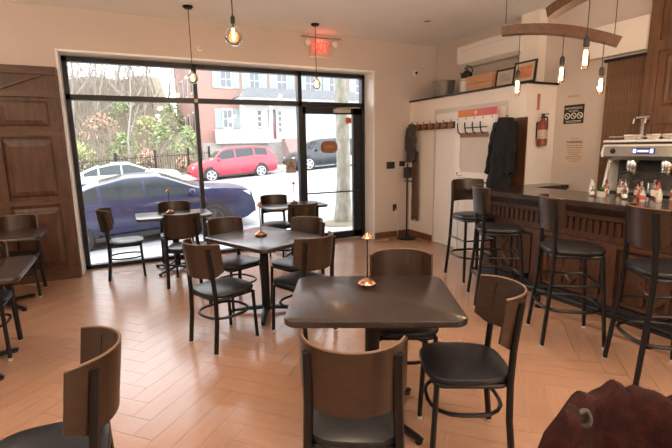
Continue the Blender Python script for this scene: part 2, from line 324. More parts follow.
# hanging garments
def garment(name, label, loc, w, h, d, m, lumps, seed, top=.25, lean=0., sleeves=True):
    r = empty(name, loc); rnd = random.Random(seed); ph = [rnd.uniform(0, 6) for _ in range(8)]
    def body(w, h, d, top, z0, yo, lean, L, n, lm):
        R = []
        for i in range(L+1):
            t = i/L; ww = w*(top+(1-top)*min(1, t*3.2)**.6)*(1+.05*math.sin(6*t+ph[0])); dd = d*(.5+.5*min(1, t*3))*(1-.25*t)
            ring = []
            for k in range(n):
                a = 2*PI*k/n; f = 1+lm*math.sin(3*a+ph[1]+t*2)+lm*.8*math.sin(7*a+ph[2]-t*4)+lm*.8*math.sin(24*t+2*a+ph[3])
                ring.append((-d/2-.015+dd/2*math.cos(a)*f, yo+lean*t+ww/2*math.sin(a)*f, z0-h*t-.03*math.sin(4*a+ph[5])*(t > .95)))
            R.append(ring)
        return MB().rings(R)
    body(w, h, d, top, 0, 0, lean, 26, 30, lumps).build('cloth', m, r, True, True)
    if sleeves:
        for s in (-1, 1): body(w*.36, h*.62, d*.62, .7, -.05, s*w*.36, s*w*.10+lean*.6, 20, 16, lumps*1.2).build('sleeve', m, r, True, True).location = (-d*.25, 0, 0)
    MB().tube([(-d/2, -.02, -.02), (-d/2, -.015, .03), (-d/2, .015, .03), (-d/2, .02, -.02)], .005, 6).build('hanging_loop', m, r)
    return r
CLB = mat('black_puffer_cloth', (.006, .006, .007), .75, scale=16, bump=.8, col2=(.016, .016, .018), spec=.25)
tag(garment('black_coat', 'puffy black coat hanging at right end of coat rack', (CX-.05, 4.09, 1.93), .36, 1.05, .24, CLB, .07, 3, .45, .10), 'puffy black coat hanging at right end of coat rack', 'coat')
tag(garment('grey_jacket', '', (CX-.05, 6.20, 1.96), .22, .62, .12, mat('grey_cloth', (.03, .028, .027), .8, scale=12, bump=.3, col2=(.08, .075, .07)), .09, 5, .6), 'dark grey jacket hanging at left end of coat rack', 'jacket')
tag(garment('brown_scarf', '', (CX-.002, 6.17, 1.5), .19, 1.18, .06, mat('brown_cloth', (.13, .085, .06), .85, scale=12, bump=.3, col2=(.09, .058, .04)), .05, 9, .9, 0, False), 'long brown scarf hanging below the grey jacket', 'scarf')
# dark brown board standing beside the coat
bpn = empty('brown_board', (CX-.002, 4.03, 0)); tag(bpn, 'tall dark brown wooden panel behind the black coat', 'panel')
MB().box((-.02, -.12, 0), (0, .12, 1.93)).build('board', WOOD_D, bpn, False)
for z_ in (.12, 1.05, 1.8): MB().box((-.032, -.12, z_), (-.02, .12, z_+.1)).build('batten', WOOD_H, bpn, False)

# sanitiser stand
ss = empty('sanitizer_stand', (4.34, 6.14, 0)); tag(ss, 'slim black hand sanitizer stand in the corner by window', 'stand')
MB().lathe([(.17, 0), (.17, .012), (.15, .025), (.02, .035), (0, .035)], n=28).build('base', BLK, ss)
MB().tube([(0, 0, .03), (0, 0, 1.3)], .014, 10).build('pole', BLK, ss)
MB().slab(.12, .10, .02, [(.01, 0), (0, .01), (0, .17), (.01, .18)], (0, -.01, 1.06)).build('dispenser', PLASTB, ss)
MB().box((-.05, -.12, 1.0), (.05, .02, 1.012)).build('drip_tray', PLASTB, ss, False)
# wall plates
def plate(name, label, x, z, w, h, cat, toggles, m=PLASTB):
    r = empty(name, (x, YF, z)); tag(r, label, cat)
    MB().slab(w, h, .008, [(.0, 0), (0, .006), (.004, .009)], n=2).build('cover', m, r).rotation_euler = (PI/2, 0, 0)
    for k in range(toggles): MB().box((-.016, -.014, -.028), (.016, -.008, .028)).build('rocker', mat('rocker_dark', (.03, .03, .03), .3), r, False).location = ((k-(toggles-1)/2)*.046, 0, 0)
    return r
plate('light_switch', 'black triple light switch plate on front wall', 4.17, 1.27, .165, .12, 'switch', 3)
plate('light_switch', 'smaller black switch plate above the sanitizer stand', 4.41, 1.29, .12, .09, 'switch', 2)
r = plate('wall_outlet', 'black wall outlet with white cord below the switches', 4.26, .52, .08, .12, 'outlet', 0)
for dz in (-.025, .025): MB().box((-.015, -.013, -.012), (.015, -.008, .012)).build('socket', mat('rocker_dark', (.03, .03, .03)), r, False).location = (0, 0, dz)
MB().tube([(0, -.02, -.02), (.01, -.04, -.1), (.03, -.03, -.3), (.05, -.03, -.5)], .005, 6).build('cord', PLASTW, r)
dm = empty('dome_camera', (4.66, YF, 2.83)); tag(dm, 'small round white security camera on front wall', 'camera')
MB().lathe([(.055, 0), (.055, -.015), (.045, -.035), (.03, -.04)], n=20, axis='y').build('housing', PLASTW, dm)
MB().lathe([(.028, -.038), (.024, -.055), (0, -.062)], n=16, axis='y').build('lens', PLASTB, dm)
sp = empty('sprinkler_head', (1.07, YF, 2.95)); tag(sp, 'small white sidewall sprinkler head above the window', 'sprinkler')
MB().lathe([(.035, 0), (.035, -.006), (.03, -.01)], n=18, axis='y').build('escutcheon', PLASTW, sp)
MB().lathe([(.01, -.008), (.01, -.05), (.02, -.052), (.02, -.056)], n=12, axis='y').build('head', GLIDE, sp)

# exit sign on the front wall, just under the ceiling
ex = empty('exit_sign', (2.86, YF, 3.10)); tag(ex, 'lit red EXIT sign above the entrance window', 'exit sign')
MB().slab(.34, .26, .015, [(0, 0), (0, .03), (.004, .034)], n=3).build('housing', mat('exit_face', (.62, .42, .36), .5), ex).rotation_euler = (PI/2, 0, 0)
for t_, x_ in zip('EXIT', (-.105, -.03, .04, .105)):
    text('letter', t_, .21, mat('exit_letter', (.7, .05, .04), .5, emit=(1, .10, .07), es=.35), ex, (x_, -.036, 0), (PI/2, 0, 0), .002, .62, .004)
MB().box((-.18, -.04, -.145), (.18, 0, -.13)).build('bottom_rail', PLASTW, ex, False)
for s in (-1, 1): MB().lathe([(.02, 0), (.035, -.02), (.045, -.06), (.04, -.065), (0, -.06)], (s*.225, -.03, .05), 14, 'y').build('emergency_lamp', PLASTW, ex)
MB().box((-.3, -.03, .145), (.36, 0, .16)).build('top_rail', mat('exit_rail', (.30, .24, .2), .5), ex, False)
exl = bpy.data.lights.new('exit_glow', 'POINT'); exl.energy = .3; exl.color = (1, .12, .08); exl.shadow_soft_size = .08
o = bpy.data.objects.new('exit_glow', exl); COL.objects.link(o); o.parent = ex; o.location = (.0, -.1, .04)

# ------------------------------------------------------------------ brown antique panelling left of the window
pn = struct(MB().box((XL, 6.30, 0), (-.635, YF, 2.59)).build('wall_panelling', WOOD_D, smooth=False), 'reddish brown antique wood panelling left of the window', 'panelling')
def pbox(nm, xa, xb, za, zb, ya, m=WOOD_H, yb=6.30): return MB().box((xa, ya, za), (xb, yb, zb)).build(nm, m, pn, False)
pbox('rail', XL, -.635, .0, .13, 6.262); pbox('rail', XL, -.635, 2.24, 2.31, 6.262); pbox('rail', XL, -.635, .96, 1.02, 6.268); pbox('rail', XL, -.635, 1.78, 1.86, 6.268)
pbox('rail', XL, -.635, 2.50, 2.59, 6.268)
for xc in (-.70, -1.32, -1.95, -2.6): pbox('stile', xc-.06, xc+.06, .13, 2.24, 6.270, WOOD_D)
for i, (xa, xb) in enumerate(((-1.26, -.76), (-1.89, -1.38), (-2.54, -2.01))):
    for za, zb in ((.18, .92), (1.06, 1.74), (1.90, 2.20)):
        pr = [(0, 6.298), (.03, 6.286), (.05, 6.282), (.07, 6.276)]
        R = [[(xa+i_, y_, za+i_), (xb-i_, y_, za+i_), (xb-i_, y_, zb-i_), (xa+i_, y_, zb-i_)] for i_, y_ in pr]
        MB().rings(R, cap0=False).build('raised_panel', WOOD_D, pn, False, True)
    MB().prism([(xa+.02, 2.32), (xa+.07, 2.32), (xb-.02, 2.49), (xb-.07, 2.49)], 6.272, 6.30, Matrix(((1, 0, 0, 0), (0, 0, 1, 0), (0, 1, 0, 0), (0, 0, 0, 1)))).build('diagonal_brace', WOOD_H, pn, False, True)

# ------------------------------------------------------------------ right wall behind the bar
rb = empty('slatted_panel', (XW, 3.1, 0)); tag(rb, 'dark ribbed wood panel hanging from black rail behind bar', 'panel')
MB().box((-.02, -.23, .96), (0, .20, 2.50)).build('backing', WOOD_D, rb, False)
sl = MB().tube([(0, 0, .96), (0, 0, 2.50)], .0125, 6).mesh('slat', mat('slat_wood', (.24, .13, .07), .5, scale=4, stretch=(4, 4, 1), col2=(.13, .065, .035)))
for k in range(15): shape(sl, 'slat', rb, (-.028, -.215+k*.0285, 0))
MB().box((-.06, -.28, 2.50), (0, .22, 2.53)).build('top_rail', BLK, rb, False)
vb = MB().box((XW-.10, 2.86, 2.56), (XW, 3.55, 2.90)).build('valance_box', CREAM, None, False); tag(vb, 'cream boxed valance above the ribbed panel', 'valance')
WOOD_LIT = mat('aged_wood_bar_lit', (.20, .095, .045), .45, scale=3, stretch=(6, 6, 1), col2=(.085, .038, .018), bump=.12)  # same aged wood in a lighter colour, the bar lights' brightening painted in
wp = struct(MB().box((XW-.05, -1.0, 0), (XW, 2.855, CEIL_H)).build('wall_panelling_bar', WOOD_LIT, smooth=False), 'dark antique wood panelling behind the espresso machine', 'panelling')
for za, zb in ((.9, 1.0), (1.78, 1.92), (2.52, 2.62), (3.0, 3.12)): MB().box((XW-.075, -1.0, za), (XW-.05, 2.855, zb)).build('rail', WOOD_LIT, wp, False)
for k in range(6):
    yc = 2.80-k*.62; MB().box((XW-.072, yc-.055, 0), (XW-.05, yc+.055, 3.0)).build('stile', WOOD_LIT, wp, False)
    for za, zb in ((1.04, 1.74), (1.96, 2.48), (2.66, 2.96)):
        ya, yb = yc-.50, yc-.12
        R = [[(x_, ya+i_, za+i_), (x_, yb-i_, za+i_), (x_, yb-i_, zb-i_), (x_, ya+i_, zb-i_)] for i_, x_ in ((0, XW-.05), (.03, XW-.066), (.06, XW-.06), (.08, XW-.07))]
        MB().rings(R, cap0=False).build('raised_panel', WOOD_LIT, wp, False, True)
MB().tube([(XW-.09, -1, 3.14), (XW-.09, 2.87, 3.14)], .05, 10).build('cornice', WOOD_LIT, wp)
# notices
DARK = mat('notice_ink', (.016, .015, .015), .6); NP_ = mat('notice_paper', (.66, .53, .44), .6, var=.02); WI = mat('notice_white', (.75, .70, .65), .6)
def onwall(): return (PI/2, 0, -PI/2)
n1 = empty('warning_notice', (XW, 3.69, 1.955)); tag(n1, 'small black notice with three white circles on wall', 'notice')
MB().box((-.004, -.135, -.115), (0, .135, .115)).build('board', DARK, n1, False)
for k in range(3):
    c = (-.005, .085-k*.085, -.02)
    MB().tube([(c[0], c[1]+.034*math.cos(t), c[2]+.034*math.sin(t)) for t in [2*PI*j/20 for j in range(20)]], .006, 5, True).build('ring', WI, n1)
    MB().tube([(c[0], c[1]+.024, c[2]+.024), (c[0], c[1]-.024, c[2]-.024)], .005, 5).build('slash', WI, n1)
text('lettering', 'NO SMOKING', .036, WI, n1, (-.005, 0, .072), onwall(), .001)
text('lettering', 'NO VAPING', .024, WI, n1, (-.005, 0, .038), onwall(), .001)
MB().box((-.005, -.11, -.085), (-.003, .11, -.079)).box((-.005, -.1, -.1), (-.003, .1, -.095)).build('print_line', WI, n1, False)
n2 = empty('paper_notice', (XW, 3.65, 1.51)); tag(n2, 'cream paper notice with printed paragraph under black notice', 'notice')
MB().box((-.002, -.13, -.20), (0, .13, .17)).build('sheet', NP_, n2, False)
text('lettering', 'WARNING', .045, DARK, n2, (-.003, 0, .10), onwall(), .0006)
pb = MB(); rl = random.Random(2)
for k in range(8):
    w_ = rl.uniform(.085, .11) if k not in (4, 7) else .06
    pb.box((-.003, -w_, .055-k*.028), (-.002, w_, .064-k*.028))
pb.box((-.003, -.06, .137), (-.002, .06, .145)).build('print_line', mat('faint_ink', (.30, .24, .20), .6), n2, False)
n3 = tag(MB().box((XW-.002, 3.64, 2.16), (XW, 3.79, 2.19)).build('paper_strip', mat('faint_print', (.50, .36, .29), .6), None, False), 'faint narrow paper strip above the black notice', 'notice')
# fire extinguisher on closet end
fe = empty('fire_extinguisher', (4.81, CY0-.075, 1.57)); tag(fe, 'red fire extinguisher hung on closet end wall', 'extinguisher')
RED = mat('extinguisher_red', (.22, .035, .022), .35, var=.1)
MB().lathe([(.05, 0), (.06, .01), (.06, .26), (.05, .30), (.022, .325), (.022, .35), (0, .35)], n=20).build('cylinder', RED, fe)
MB().box((-.012, -.05, .345), (.012, .03, .365)).box((-.010, -.075, .385), (.010, .03, .397)).lathe([(.018, .33), (.018, .40)], n=10).build('valve', PLASTB, fe)
MB().tube([(.02, 0, .36), (.075, 0, .35), (.085, 0, .25), (.07, 0, .1)], .010, 8).build('hose', PLASTB, fe)
MB().lathe([(.0605, .09), (.0605, .2)], n=20, cap=False).build('label_band', mat('extinguisher_label', (.5, .42, .36), .5, var=.3, scale=40), fe)
MB().box((-.03, .055, .1), (.03, .075, .3)).build('bracket', BLK, fe, False)
tag(MB().box((4.77, CY0-.003, 2.02), (4.82, CY0, 2.22)).build('extinguisher_sign', mat('red_sign', (.45, .10, .06), .5, col2=(.55, .30, .2), scale=30), None, False), 'narrow red vertical sign above the fire extinguisher', 'sign')

# ------------------------------------------------------------------ bar
BX, BF, BYE, BT = 3.70, 3.92, 4.02, 1.08     # top edge, body face, far end, height
bar = empty('bar_counter', (BF, 1.5, 0)); tag(bar, 'long carved wooden bar counter with panelled front', 'bar')
bar0 = MB().box((0, -2.3, .0), (.40, BYE-.12-1.5, BT-.05)).build('body', BARW, bar, False)
L0, L1 = -2.3, BYE-.12-1.5
MB().box((-.03, L0, .0), (0, L1+.02, .13)).build('plinth', PLASTB, bar, False)
MB().box((-.06, L0, .98), (.0, L1+.05, BT-.05)).build('cornice', BARW, bar, False)
MB().box((-.035, L0, .90), (.0, L1+.03, .945)).build('moulding', BARW, bar, False)
MB().box((-.045, L0, .66), (.0, L1+.03, .70)).build('moulding', BARW, bar, False)
de = MB().box((-.026, -.019, .765), (0, .019, .885)).mesh('dentil', BARW, False)
k = 0; y = L1-.03
while y > L0: shape(de, 'dentil', bar, (0, y, 0)); y -= .066
fr = MB(); dm_ = MB()
fr.box((-.03, -.30, .15), (0, -.27, .63)).box((-.03, .27, .15), (0, .30, .63)).box((-.03, -.27, .60), (0, .27, .63)).box((-.03, -.27, .15), (0, .27, .18)).box((-.03, -.11, .2), (0, -.085, .58)).box((-.03, .085, .2), (0, .11, .58))
frm = fr.mesh('panel_moulding', BARW, False)
dv = [(0, .19), (-.17, 0), (0, -.19), (.17, 0)]
def dia(s, x): return [(x, a*s, .39+b*s) for a, b in dv]
dim = MB().rings([dia(1, 0), dia(1, -.03), dia(.8, -.03), dia(.72, -.012)], cap0=False).mesh('diamond_moulding', BARW, False)
corb = MB().prism([(0, .66), (-.16, .98), (0, .98)], -.03, .03, Matrix(((1, 0, 0, 0), (0, 0, 1, 0), (0, 1, 0, 0), (0, 0, 0, 1)))).mesh('corbel', BARW, False)
pil = MB().box((-.045, -.055, .13), (0, .055, .66)).box((-.055, -.065, .13), (0, .065, .2)).mesh('pilaster', BARW, False)
for k in range(6):
    yc = L1-.40-k*.78
    shape(frm, 'panel_moulding', bar, (0, yc, 0)); shape(dim, 'diamond_moulding', bar, (-.001, yc, 0)); shape(pil, 'pilaster', bar, (0, yc-.39, 0))
bt = MB()
out = [(BX, -.8), (4.45, -.8), (4.45, 3.64), (XW-.06, 3.64), (XW-.06, CY0-.01), (4.47, CY0-.01), (4.47, BYE), (BX+.07, BYE), (BX+.02, BYE-.02), (BX, BYE-.07)]
bto = tag(MB().prism(out, BT-.05, BT).build('polished_counter_slab', BARTOP, None, False, True), 'dark polished L shaped wooden bar top', 'counter')
o = MB().box((4.46, 3.66, 0), (XW-.07, CY0-.012, BT-.05)).build('bar_return_cabinet', BARW, None, False); tag(o, 'wooden cabinet under the short return of bar', 'cabinet')
fr_ = empty('foot_rail', (3.58, 1.5, 0)); tag(fr_, 'black metal foot rail along the bar base', 'foot rail')
MB().tube([(.32, 1.72, .17), (.1, 1.72, .17), (.03, 1.69, .17), (0, 1.6, .17), (0, -2.3, .17)], .026, 10).build('rail', BLK, fr_)
for y in (1.3, .3, -.7, -1.8): MB().tube([(0, y, .17), (0, y, .02)], .014, 8).lathe([(.04, 0), (.04, .012), (.015, .02)], (0, y, 0), 12).tube([(0, y, .17), (.30, y, .17)], .012, 8).build('bracket', BLK, fr_)
# back counter
bc = empty('back_counter', (4.62, 1.4, 0)); tag(bc, 'dark back counter under the espresso machine', 'counter')
MB().box((.02, -2.2, 0), (XW-.055-4.62-.03, 1.9, .95)).build('body', WOOD_D, bc, False); MB().box((-.02, -2.2, .95), (XW-.08-4.62, 1.9, .99)).build('worktop', BARTOP, bc, False)

# espresso machine (front faces -X)
em = empty('espresso_machine', (4.62, 2.53, .99)); tag(em, 'chrome and white two group espresso machine behind bar', 'espresso machine')
MY = .40
MB().slab(.40, .80, .03, [(.01, .02), (0, .03), (0, .10), (.01, .11)], (.20, 0, 0)).build('base', CHROME, em)
MB().box((.0, -.36, .11), (.26, .36, .118)).build('drip_tray', STEEL, em, False)
for s in (-1, 1):
    for x_ in (.05, .35): MB().lathe([(.02, 0), (.022, .02), (.014, .025)], (x_, s*.35, 0), 12).build('foot', BLK, em)
MB().box((.24, -.39, .11), (.38, .39, .50)).build('back_body', mat('dark_steel', (.16, .15, .14), .25, metal=.8, var=.2, scale=8), em, False)
MB().box((.235, -.36, .30), (.24, .36, .42)).build('splash_panel', PLASTB, em, False)
for y_ in (-.27, -.02, .24): MB().lathe([(.03, .118), (.034, .122), (.036, .20), (.03, .205)], (.12, y_, 0), 14).build('milk_pitcher', CHROME, em)
for s in (-1, 1):
    MB().prism([(.02, .08), (.36, .08), (.38, .56), (.0, .56), (-.03, .50), (.10, .44)], -.012, .012, Matrix(((1, 0, 0, 0), (0, 0, 1, 0), (0, 1, 0, 0), (0, 0, 0, 1)))).build('side_panel', mat('copper_side', (.55, .22, .07), .35, metal=.4) if s < 0 else PLASTW, em, False, True).location = (0, s*.41, 0)
MB().prism([(-.04, .47), (.02, .43), (.38, .43), (.38, .60), (.04, .61), (-.03, .57)], -.395, .395, Matrix(((1, 0, 0, 0), (0, 0, 1, 0), (0, 1, 0, 0), (0, 0, 0, 1)))).build('top_housing', mat('brushed_housing', (.36, .34, .32), .32, metal=.7, var=.08, scale=20), em, False, True)
MB().slab(.44, .84, .04, [(.012, .606), (0, .612), (0, .628), (.012, .634)], (.17, 0, 0)).build('top_tray', PLASTW, em)
MB().tube([(-.03, -.41, .46), (-.045, -.41, .5), (-.03, -.40, .575), (-.03, .40, .575), (-.045, .41, .5), (-.03, .41, .46)], .012, 8).build('front_rim', PLASTW, em)
MB().box((-.048, -.10, .495), (-.036, .10, .548)).build('display', PLASTB, em, False)
for s in (-1, 1): MB().box((-.051, s*.078-.014, .502), (-.047, s*.078+.014, .541)).build('lit_button', mat('blue_led', (.2, .3, .9), .4, emit=(.25, .35, 1), es=1.8), em, False)
MB().box((-.051, -.05, .510), (-.047, .05, .532)).build('screen', mat('blue_screen', (.25, .3, .6), .4, emit=(.35, .4, .9), es=.8), em, False)
for s in (-1, 1):
    g = MB().lathe([(.05, .33), (.055, .36), (.055, .42), (.04, .45)], (.09, s*.16, 0), 20).build('group_head', CHROME, em)
    pf = MB().lathe([(.038, .285), (.045, .30), (.045, .33)], (.09, s*.16, 0), 18).build('portafilter', CHROME, em)
    MB().tube([(.05, s*.16, .31), (-.05, s*.16, .30), (-.11, s*.16, .295)], [.011, .015, .013], 10).build('handle', PLASTB, pf)
    MB().tube([(.03, s*.33, .44), (-.01, s*.34, .40), (.0, s*.35, .25), (-.01, s*.35, .16)], .007, 8).build('steam_wand', CHROME, em)
    MB().lathe([(.024, 0), (.028, -.02), (.02, -.035)], (-.02, s*.30, .52), 14, 'x').build('steam_knob', PLASTB, em)
MB().tube([(.0, -.37, .665), (.0, .37, .665), (.36, .37, .665), (.36, -.37, .665)], .006, 6, True).build('cup_rail', CHROME, em)
cupm = MB().lathe([(.022, 0), (.025, .004), (.038, .05), (.036, .05), (.022, .008), (0, .008)], n=14, cap=False).mesh('cup', PLASTW)
k = 0
for x_ in (.09, .18, .27):
    for y_ in (-.27, -.18, -.03, .07, .24):
        k += 1
        if k % 4 == 0: continue
        c = shape(cupm, 'espresso_cup', None, (4.62+x_, 2.53+y_, .99+.635)); tag(c, 'small white espresso cup on top of espresso machine', 'cup', 'cups warming on the espresso machine')
# draft tower behind the machine
tw = empty('beer_tower', (5.01, 2.80, .99)); tag(tw, 'chrome tap tower rising beside the espresso machine', 'tap')
MB().lathe([(.027, 0), (.027, .012), (.02, .03), (.02, .82), (.025, .84)], n=16).build('column', CHROME, tw)
MB().tube([(0, -.07, .86), (0, .07, .86)], .026, 12).build('crossbar', CHROME, tw)
for y_ in (-.06, .06): MB().tube([(0, y_, .86), (-.06, y_, .85), (-.07, y_, .80)], .010, 8).build('spout', CHROME, tw)
# bottles and jars on the bar top
def bottle(x, y, h, r, m, cap, label, lm=None, z=BT):
    b = empty('small_bottle', (x, y, z)); tag(b, label, 'bottle', 'small bottles along the bar')
    MB().lathe([(r*.95, 0), (r, .006), (r, h*.58), (r*.4, h*.75), (r*.36, h*.92)], n=14).build('glass_body', m, b)
    MB().lathe([(r*.45, h*.9), (r*.45, h), (r*.3, h*1.01)], n=12).build('cap', cap, b)
    if lm: MB().lathe([(r*1.02, h*.15), (r*1.02, h*.48)], n=14, cap=False).build('paper_label', lm, b)
BG = [mat('amber_bottle', (.16, .05, .015), .1, coat=.5), mat('clear_bottle', (.45, .44, .40), .1, coat=.5), mat('red_bottle', (.30, .04, .02), .12, coat=.5), mat('dark_bottle', (.03, .028, .02), .1, coat=.5), mat('brown_bottle', (.10, .055, .03), .12, coat=.5)]
LB = [mat('label_cream', (.62, .52, .42), .6, var=.1, scale=60), mat('label_red', (.45, .08, .05), .6, var=.1, scale=60), mat('label_white', (.75, .72, .68), .6, var=.1, scale=60)]
spots = [(4.22, 2.86, .20, .026, 1, CHROME, 2, 'clear bottle with chrome pourer at left end of bottle row'), (4.30, 2.76, .15, .024, 0, PLASTB, 0, 'short amber bottle with cream label beside green garnish jar'),
         (4.18, 2.70, .13, .022, 2, COPPER, None, 'small red bottle with copper cap behind garnish jar'), (4.33, 2.60, .22, .028, 3, PLASTB, 2, 'tall dark bottle with white label in bottle row'),
         (4.20, 2.53, .14, .023, 4, COPPER, 0, 'short brown bottle with copper cap in bottle row'), (4.32, 2.45, .18, .025, 1, CHROME, None, 'clear unlabelled bottle behind the brown bottle'),
         (4.19, 2.38, .16, .026, 0, CHROME, 1, 'amber bottle with red label in bottle row'), (4.31, 2.30, .21, .027, 2, PLASTB, 2, 'tall red bottle with white label in bottle row'),
         (4.18, 2.22, .15, .024, 1, COPPER, 0, 'clear bottle with copper cap and cream label'), (4.29, 2.13, .19, .027, 3, CHROME, 1, 'dark bottle with red label near right edge'),
         (4.16, 2.06, .13, .024, 4, PLASTB, 2, 'short brown bottle with white label near right edge')]
spots += [(4.38, 2.82, .17, .024, 3, COPPER, 0, 'dark bottle with copper cap at back of row, leftmost'), (4.40, 2.69, .19, .025, 0, CHROME, 2, 'amber bottle with chrome cap in the back row'), (4.40, 2.53, .16, .024, 2, PLASTB, 0, 'red bottle with cream label in the back row'),
          (4.40, 2.38, .20, .026, 4, CHROME, 2, 'brown bottle with chrome cap in the back row'), (4.40, 2.22, .17, .025, 1, PLASTB, 1, 'clear bottle with red label in the back row'), (4.11, 2.47, .12, .021, 3, CHROME, 2, 'tiny dark bottle at the front of row'),
          (4.10, 2.31, .13, .022, 1, COPPER, 1, 'tiny clear bottle with red label at the front'), (4.12, 2.78, .12, .022, 4, CHROME, 2, 'tiny brown bottle beside the herb jar')]
for x, y, h, r, mi, cp, li, lab in spots: bottle(x, y-.08, h*.85, r, BG[mi], cp, lab, LB[li] if li is not None else None)
gj = empty('garnish_jar', (4.10, 2.60, BT)); tag(gj, 'small glass jar filled with green herbs on bar', 'jar')
MB().lathe([(.035, 0), (.04, .005), (.042, .06), (.039, .06), (.036, .01), (0, .01)], n=16, cap=False).build('jar', BG[1], gj)
lf = MB(); rg = random.Random(4)
for k in range(40):
    a, e = rg.uniform(0, 2*PI), rg.uniform(.5, 1.4); d = Vector((math.cos(a)*math.cos(e), math.sin(a)*math.cos(e), math.sin(e))); s_ = d.cross(Vector((0, 0, 1))).normalized()*.012; b_ = Vector((0, 0, .05)); l_ = rg.uniform(.03, .065)
    lf.add([b_, b_+d*l_*.6+s_, b_+d*l_, b_+d*l_*.6-s_], [(0, 1, 2, 3)])
o = lf.build('herbs', mat('herb_green', (.06, .22, .05), .6, var=.3, scale=40), gj, False); o['kind'] = 'stuff'

# ------------------------------------------------------------------ chairs and stools
def arc_y(x, hw, depth):
    r = (hw*hw+depth*depth)/(2*depth); return math.sqrt(max(0, r*r-x*x))-(r-depth)
def curve_back(hw, depth, z0, z1, y0, tilt, th, n=18):
    R = []; r = (hw*hw+depth*depth)/(2*depth)
    for i in range(n+1):
        ph = -1+2*i/n; x = hw*math.sin(ph*math.asin(min(1, hw/r)))/math.sin(math.asin(min(1, hw/r))); u = abs(x/hw); yb = y0-arc_y(x, hw, depth)
        e = max(0, (u-.78)/.22); za = z0+.05*e*e; zb = z1-.004*e*e
        nx, ny = x/r, -math.sqrt(max(0, 1-(x/r)**2))
        R.append([(x+s*nx*th/2, yb-(z-z0)*tilt+s*ny*th/2, z) for z, s in ((za, -1), (zb, -1), (zb, 1), (za, 1))])
    return R
def seat_mb(wf_, wb_, d, z0, th, n=28):
    def ol(s): 
        P = []
        for k in range(n):
            a = 2*PI*k/n; c, q = math.cos(a), math.sin(a)
            x = math.copysign(abs(c)**.62, c); y = math.copysign(abs(q)**.62, q)
            w = (wf_*(1+y)/2 + wb_*(1-y)/2)/2
            P.append((x*w*s, y*d/2*s))
        return P
    prof = [(.90, z0), (.97, z0+.006), (1, z0+th*.35), (1, z0+th*.6), (.97, z0+th*.85), (.88, z0+th), (.6, z0+th*1.16), (.25, z0+th*1.22), (.01, z0+th*1.23)]
    return MB().rings([[(x, y, z) for x, y in ol(s)] for s, z in prof])
def hoop(w, d, r, z, n=4): return [(x, y, z) for x, y in rr(w, d, r, n)]
def glide_at(leg, p, m=None):
    o = shape(GL_ME, 'glide', leg, p); return o
GL_ME = MB().lathe([(.0165, 0), (.0175, .004), (.0165, .022)], n=8).mesh('glide', GLIDE)
def make_chair():
    r = empty('dining_chair')
    for s in (-1, 1):
        lg = MB().tube([(s*.185, -.215, .012), (s*.182, -.19, .25), (s*.180, -.185, .45), (s*.172, -.195, .62), (s*.168, -.222, .855)], .0175, 8, flat=1.15).build('leg', BLK, r); glide_at(lg, (s*.185, -.215, 0))
        lg = MB().tube([(s*.19, .19, .012), (s*.18, .172, .435)], .0145, 8).build('leg', BLK, r); glide_at(lg, (s*.19, .19, 0))
    MB().tube(hoop(.36, .36, .05, .432), .013, 6, True).build('seat_frame', BLK, r)
    MB().tube(hoop(.355, .375, .14, .27), .011, 6, True).build('stretcher', BLK, r)
    seat_mb(.45, .40, .44, .443, .042).build('seat', VINYL, r)
    b = MB().rings(curve_back(.205, .155, .615, .885, -.105, .12, .013)).build('backrest', VENEER, r, True, True)
    P = [(q[1][0], (q[1][1]+q[2][1])/2, q[1][2]+.0005) for q in curve_back(.205, .155, .615, .885, -.105, .12, .013)]
    MB().tube(P, .0052, 6).build('top_edge', VEDGE, b)
    return r
CG = 'black framed dining chairs with curved walnut backs'
chair0 = make_chair(); used = [False]
def put_chair(x, y, dx, dy, label):
    o = chair0 if not used[0] else copy_tree(chair0)
    used[0] = True; o.location = (x, y, 0); o.rotation_euler = (0, 0, head(dx, dy)); tag(o, label, 'chair', CG); return o
U = Vector((.886, -.463)); N = Vector((.463, .886)); A = Vector((.39, -.92)); B = Vector((.92, .39))
CH = [(-.08, 6.03, 1, 0, 'dining chair facing right at the table nearest the brown panelling'),
      (.58, 5.30, .36, .93, 'dining chair with its back to us at the left window table'),
      (.56, 6.16, 0, -1, 'dining chair tucked against the glass behind left window table'),
      (2.05, 5.36, 0, 1, 'dining chair with its back to us at right window table'),
      (2.0, 6.17, 0, -1, 'dining chair against the glass behind right window table'),
      (.64, 3.52, B.x, B.y, 'dining chair at the left side of the middle table'),
      (.93, 4.30, A.x, A.y, 'dining chair at the far left end of the middle table'),
      (1.30, 3.38, -A.x, -A.y, 'dining chair seen from behind at near right end of middle table'),
      (1.47, 3.96, -B.x, -B.y, 'dining chair at the far right side of middle table'),
      (1.55, 2.22, -N.x, -N.y, 'dining chair facing us across the large front table'),
      (.80, 1.50, N.x+.05, N.y, 'nearest dining chair seen from behind at the front table'),
      (1.52, 1.625, -U.x, -U.y, 'dining chair with black seat at right side of front table'),
      (-.37, 1.79, -1, .05, 'dining chair alone in the bottom left corner facing left'),
      (-1.17, 5.78, 0, -1, 'dining chair in front of the brown panelling behind far left table'),
      (-1.13, 4.13, 0, -1, 'dining chair pushed under the near left table')]
for c in CH: put_chair(*c)
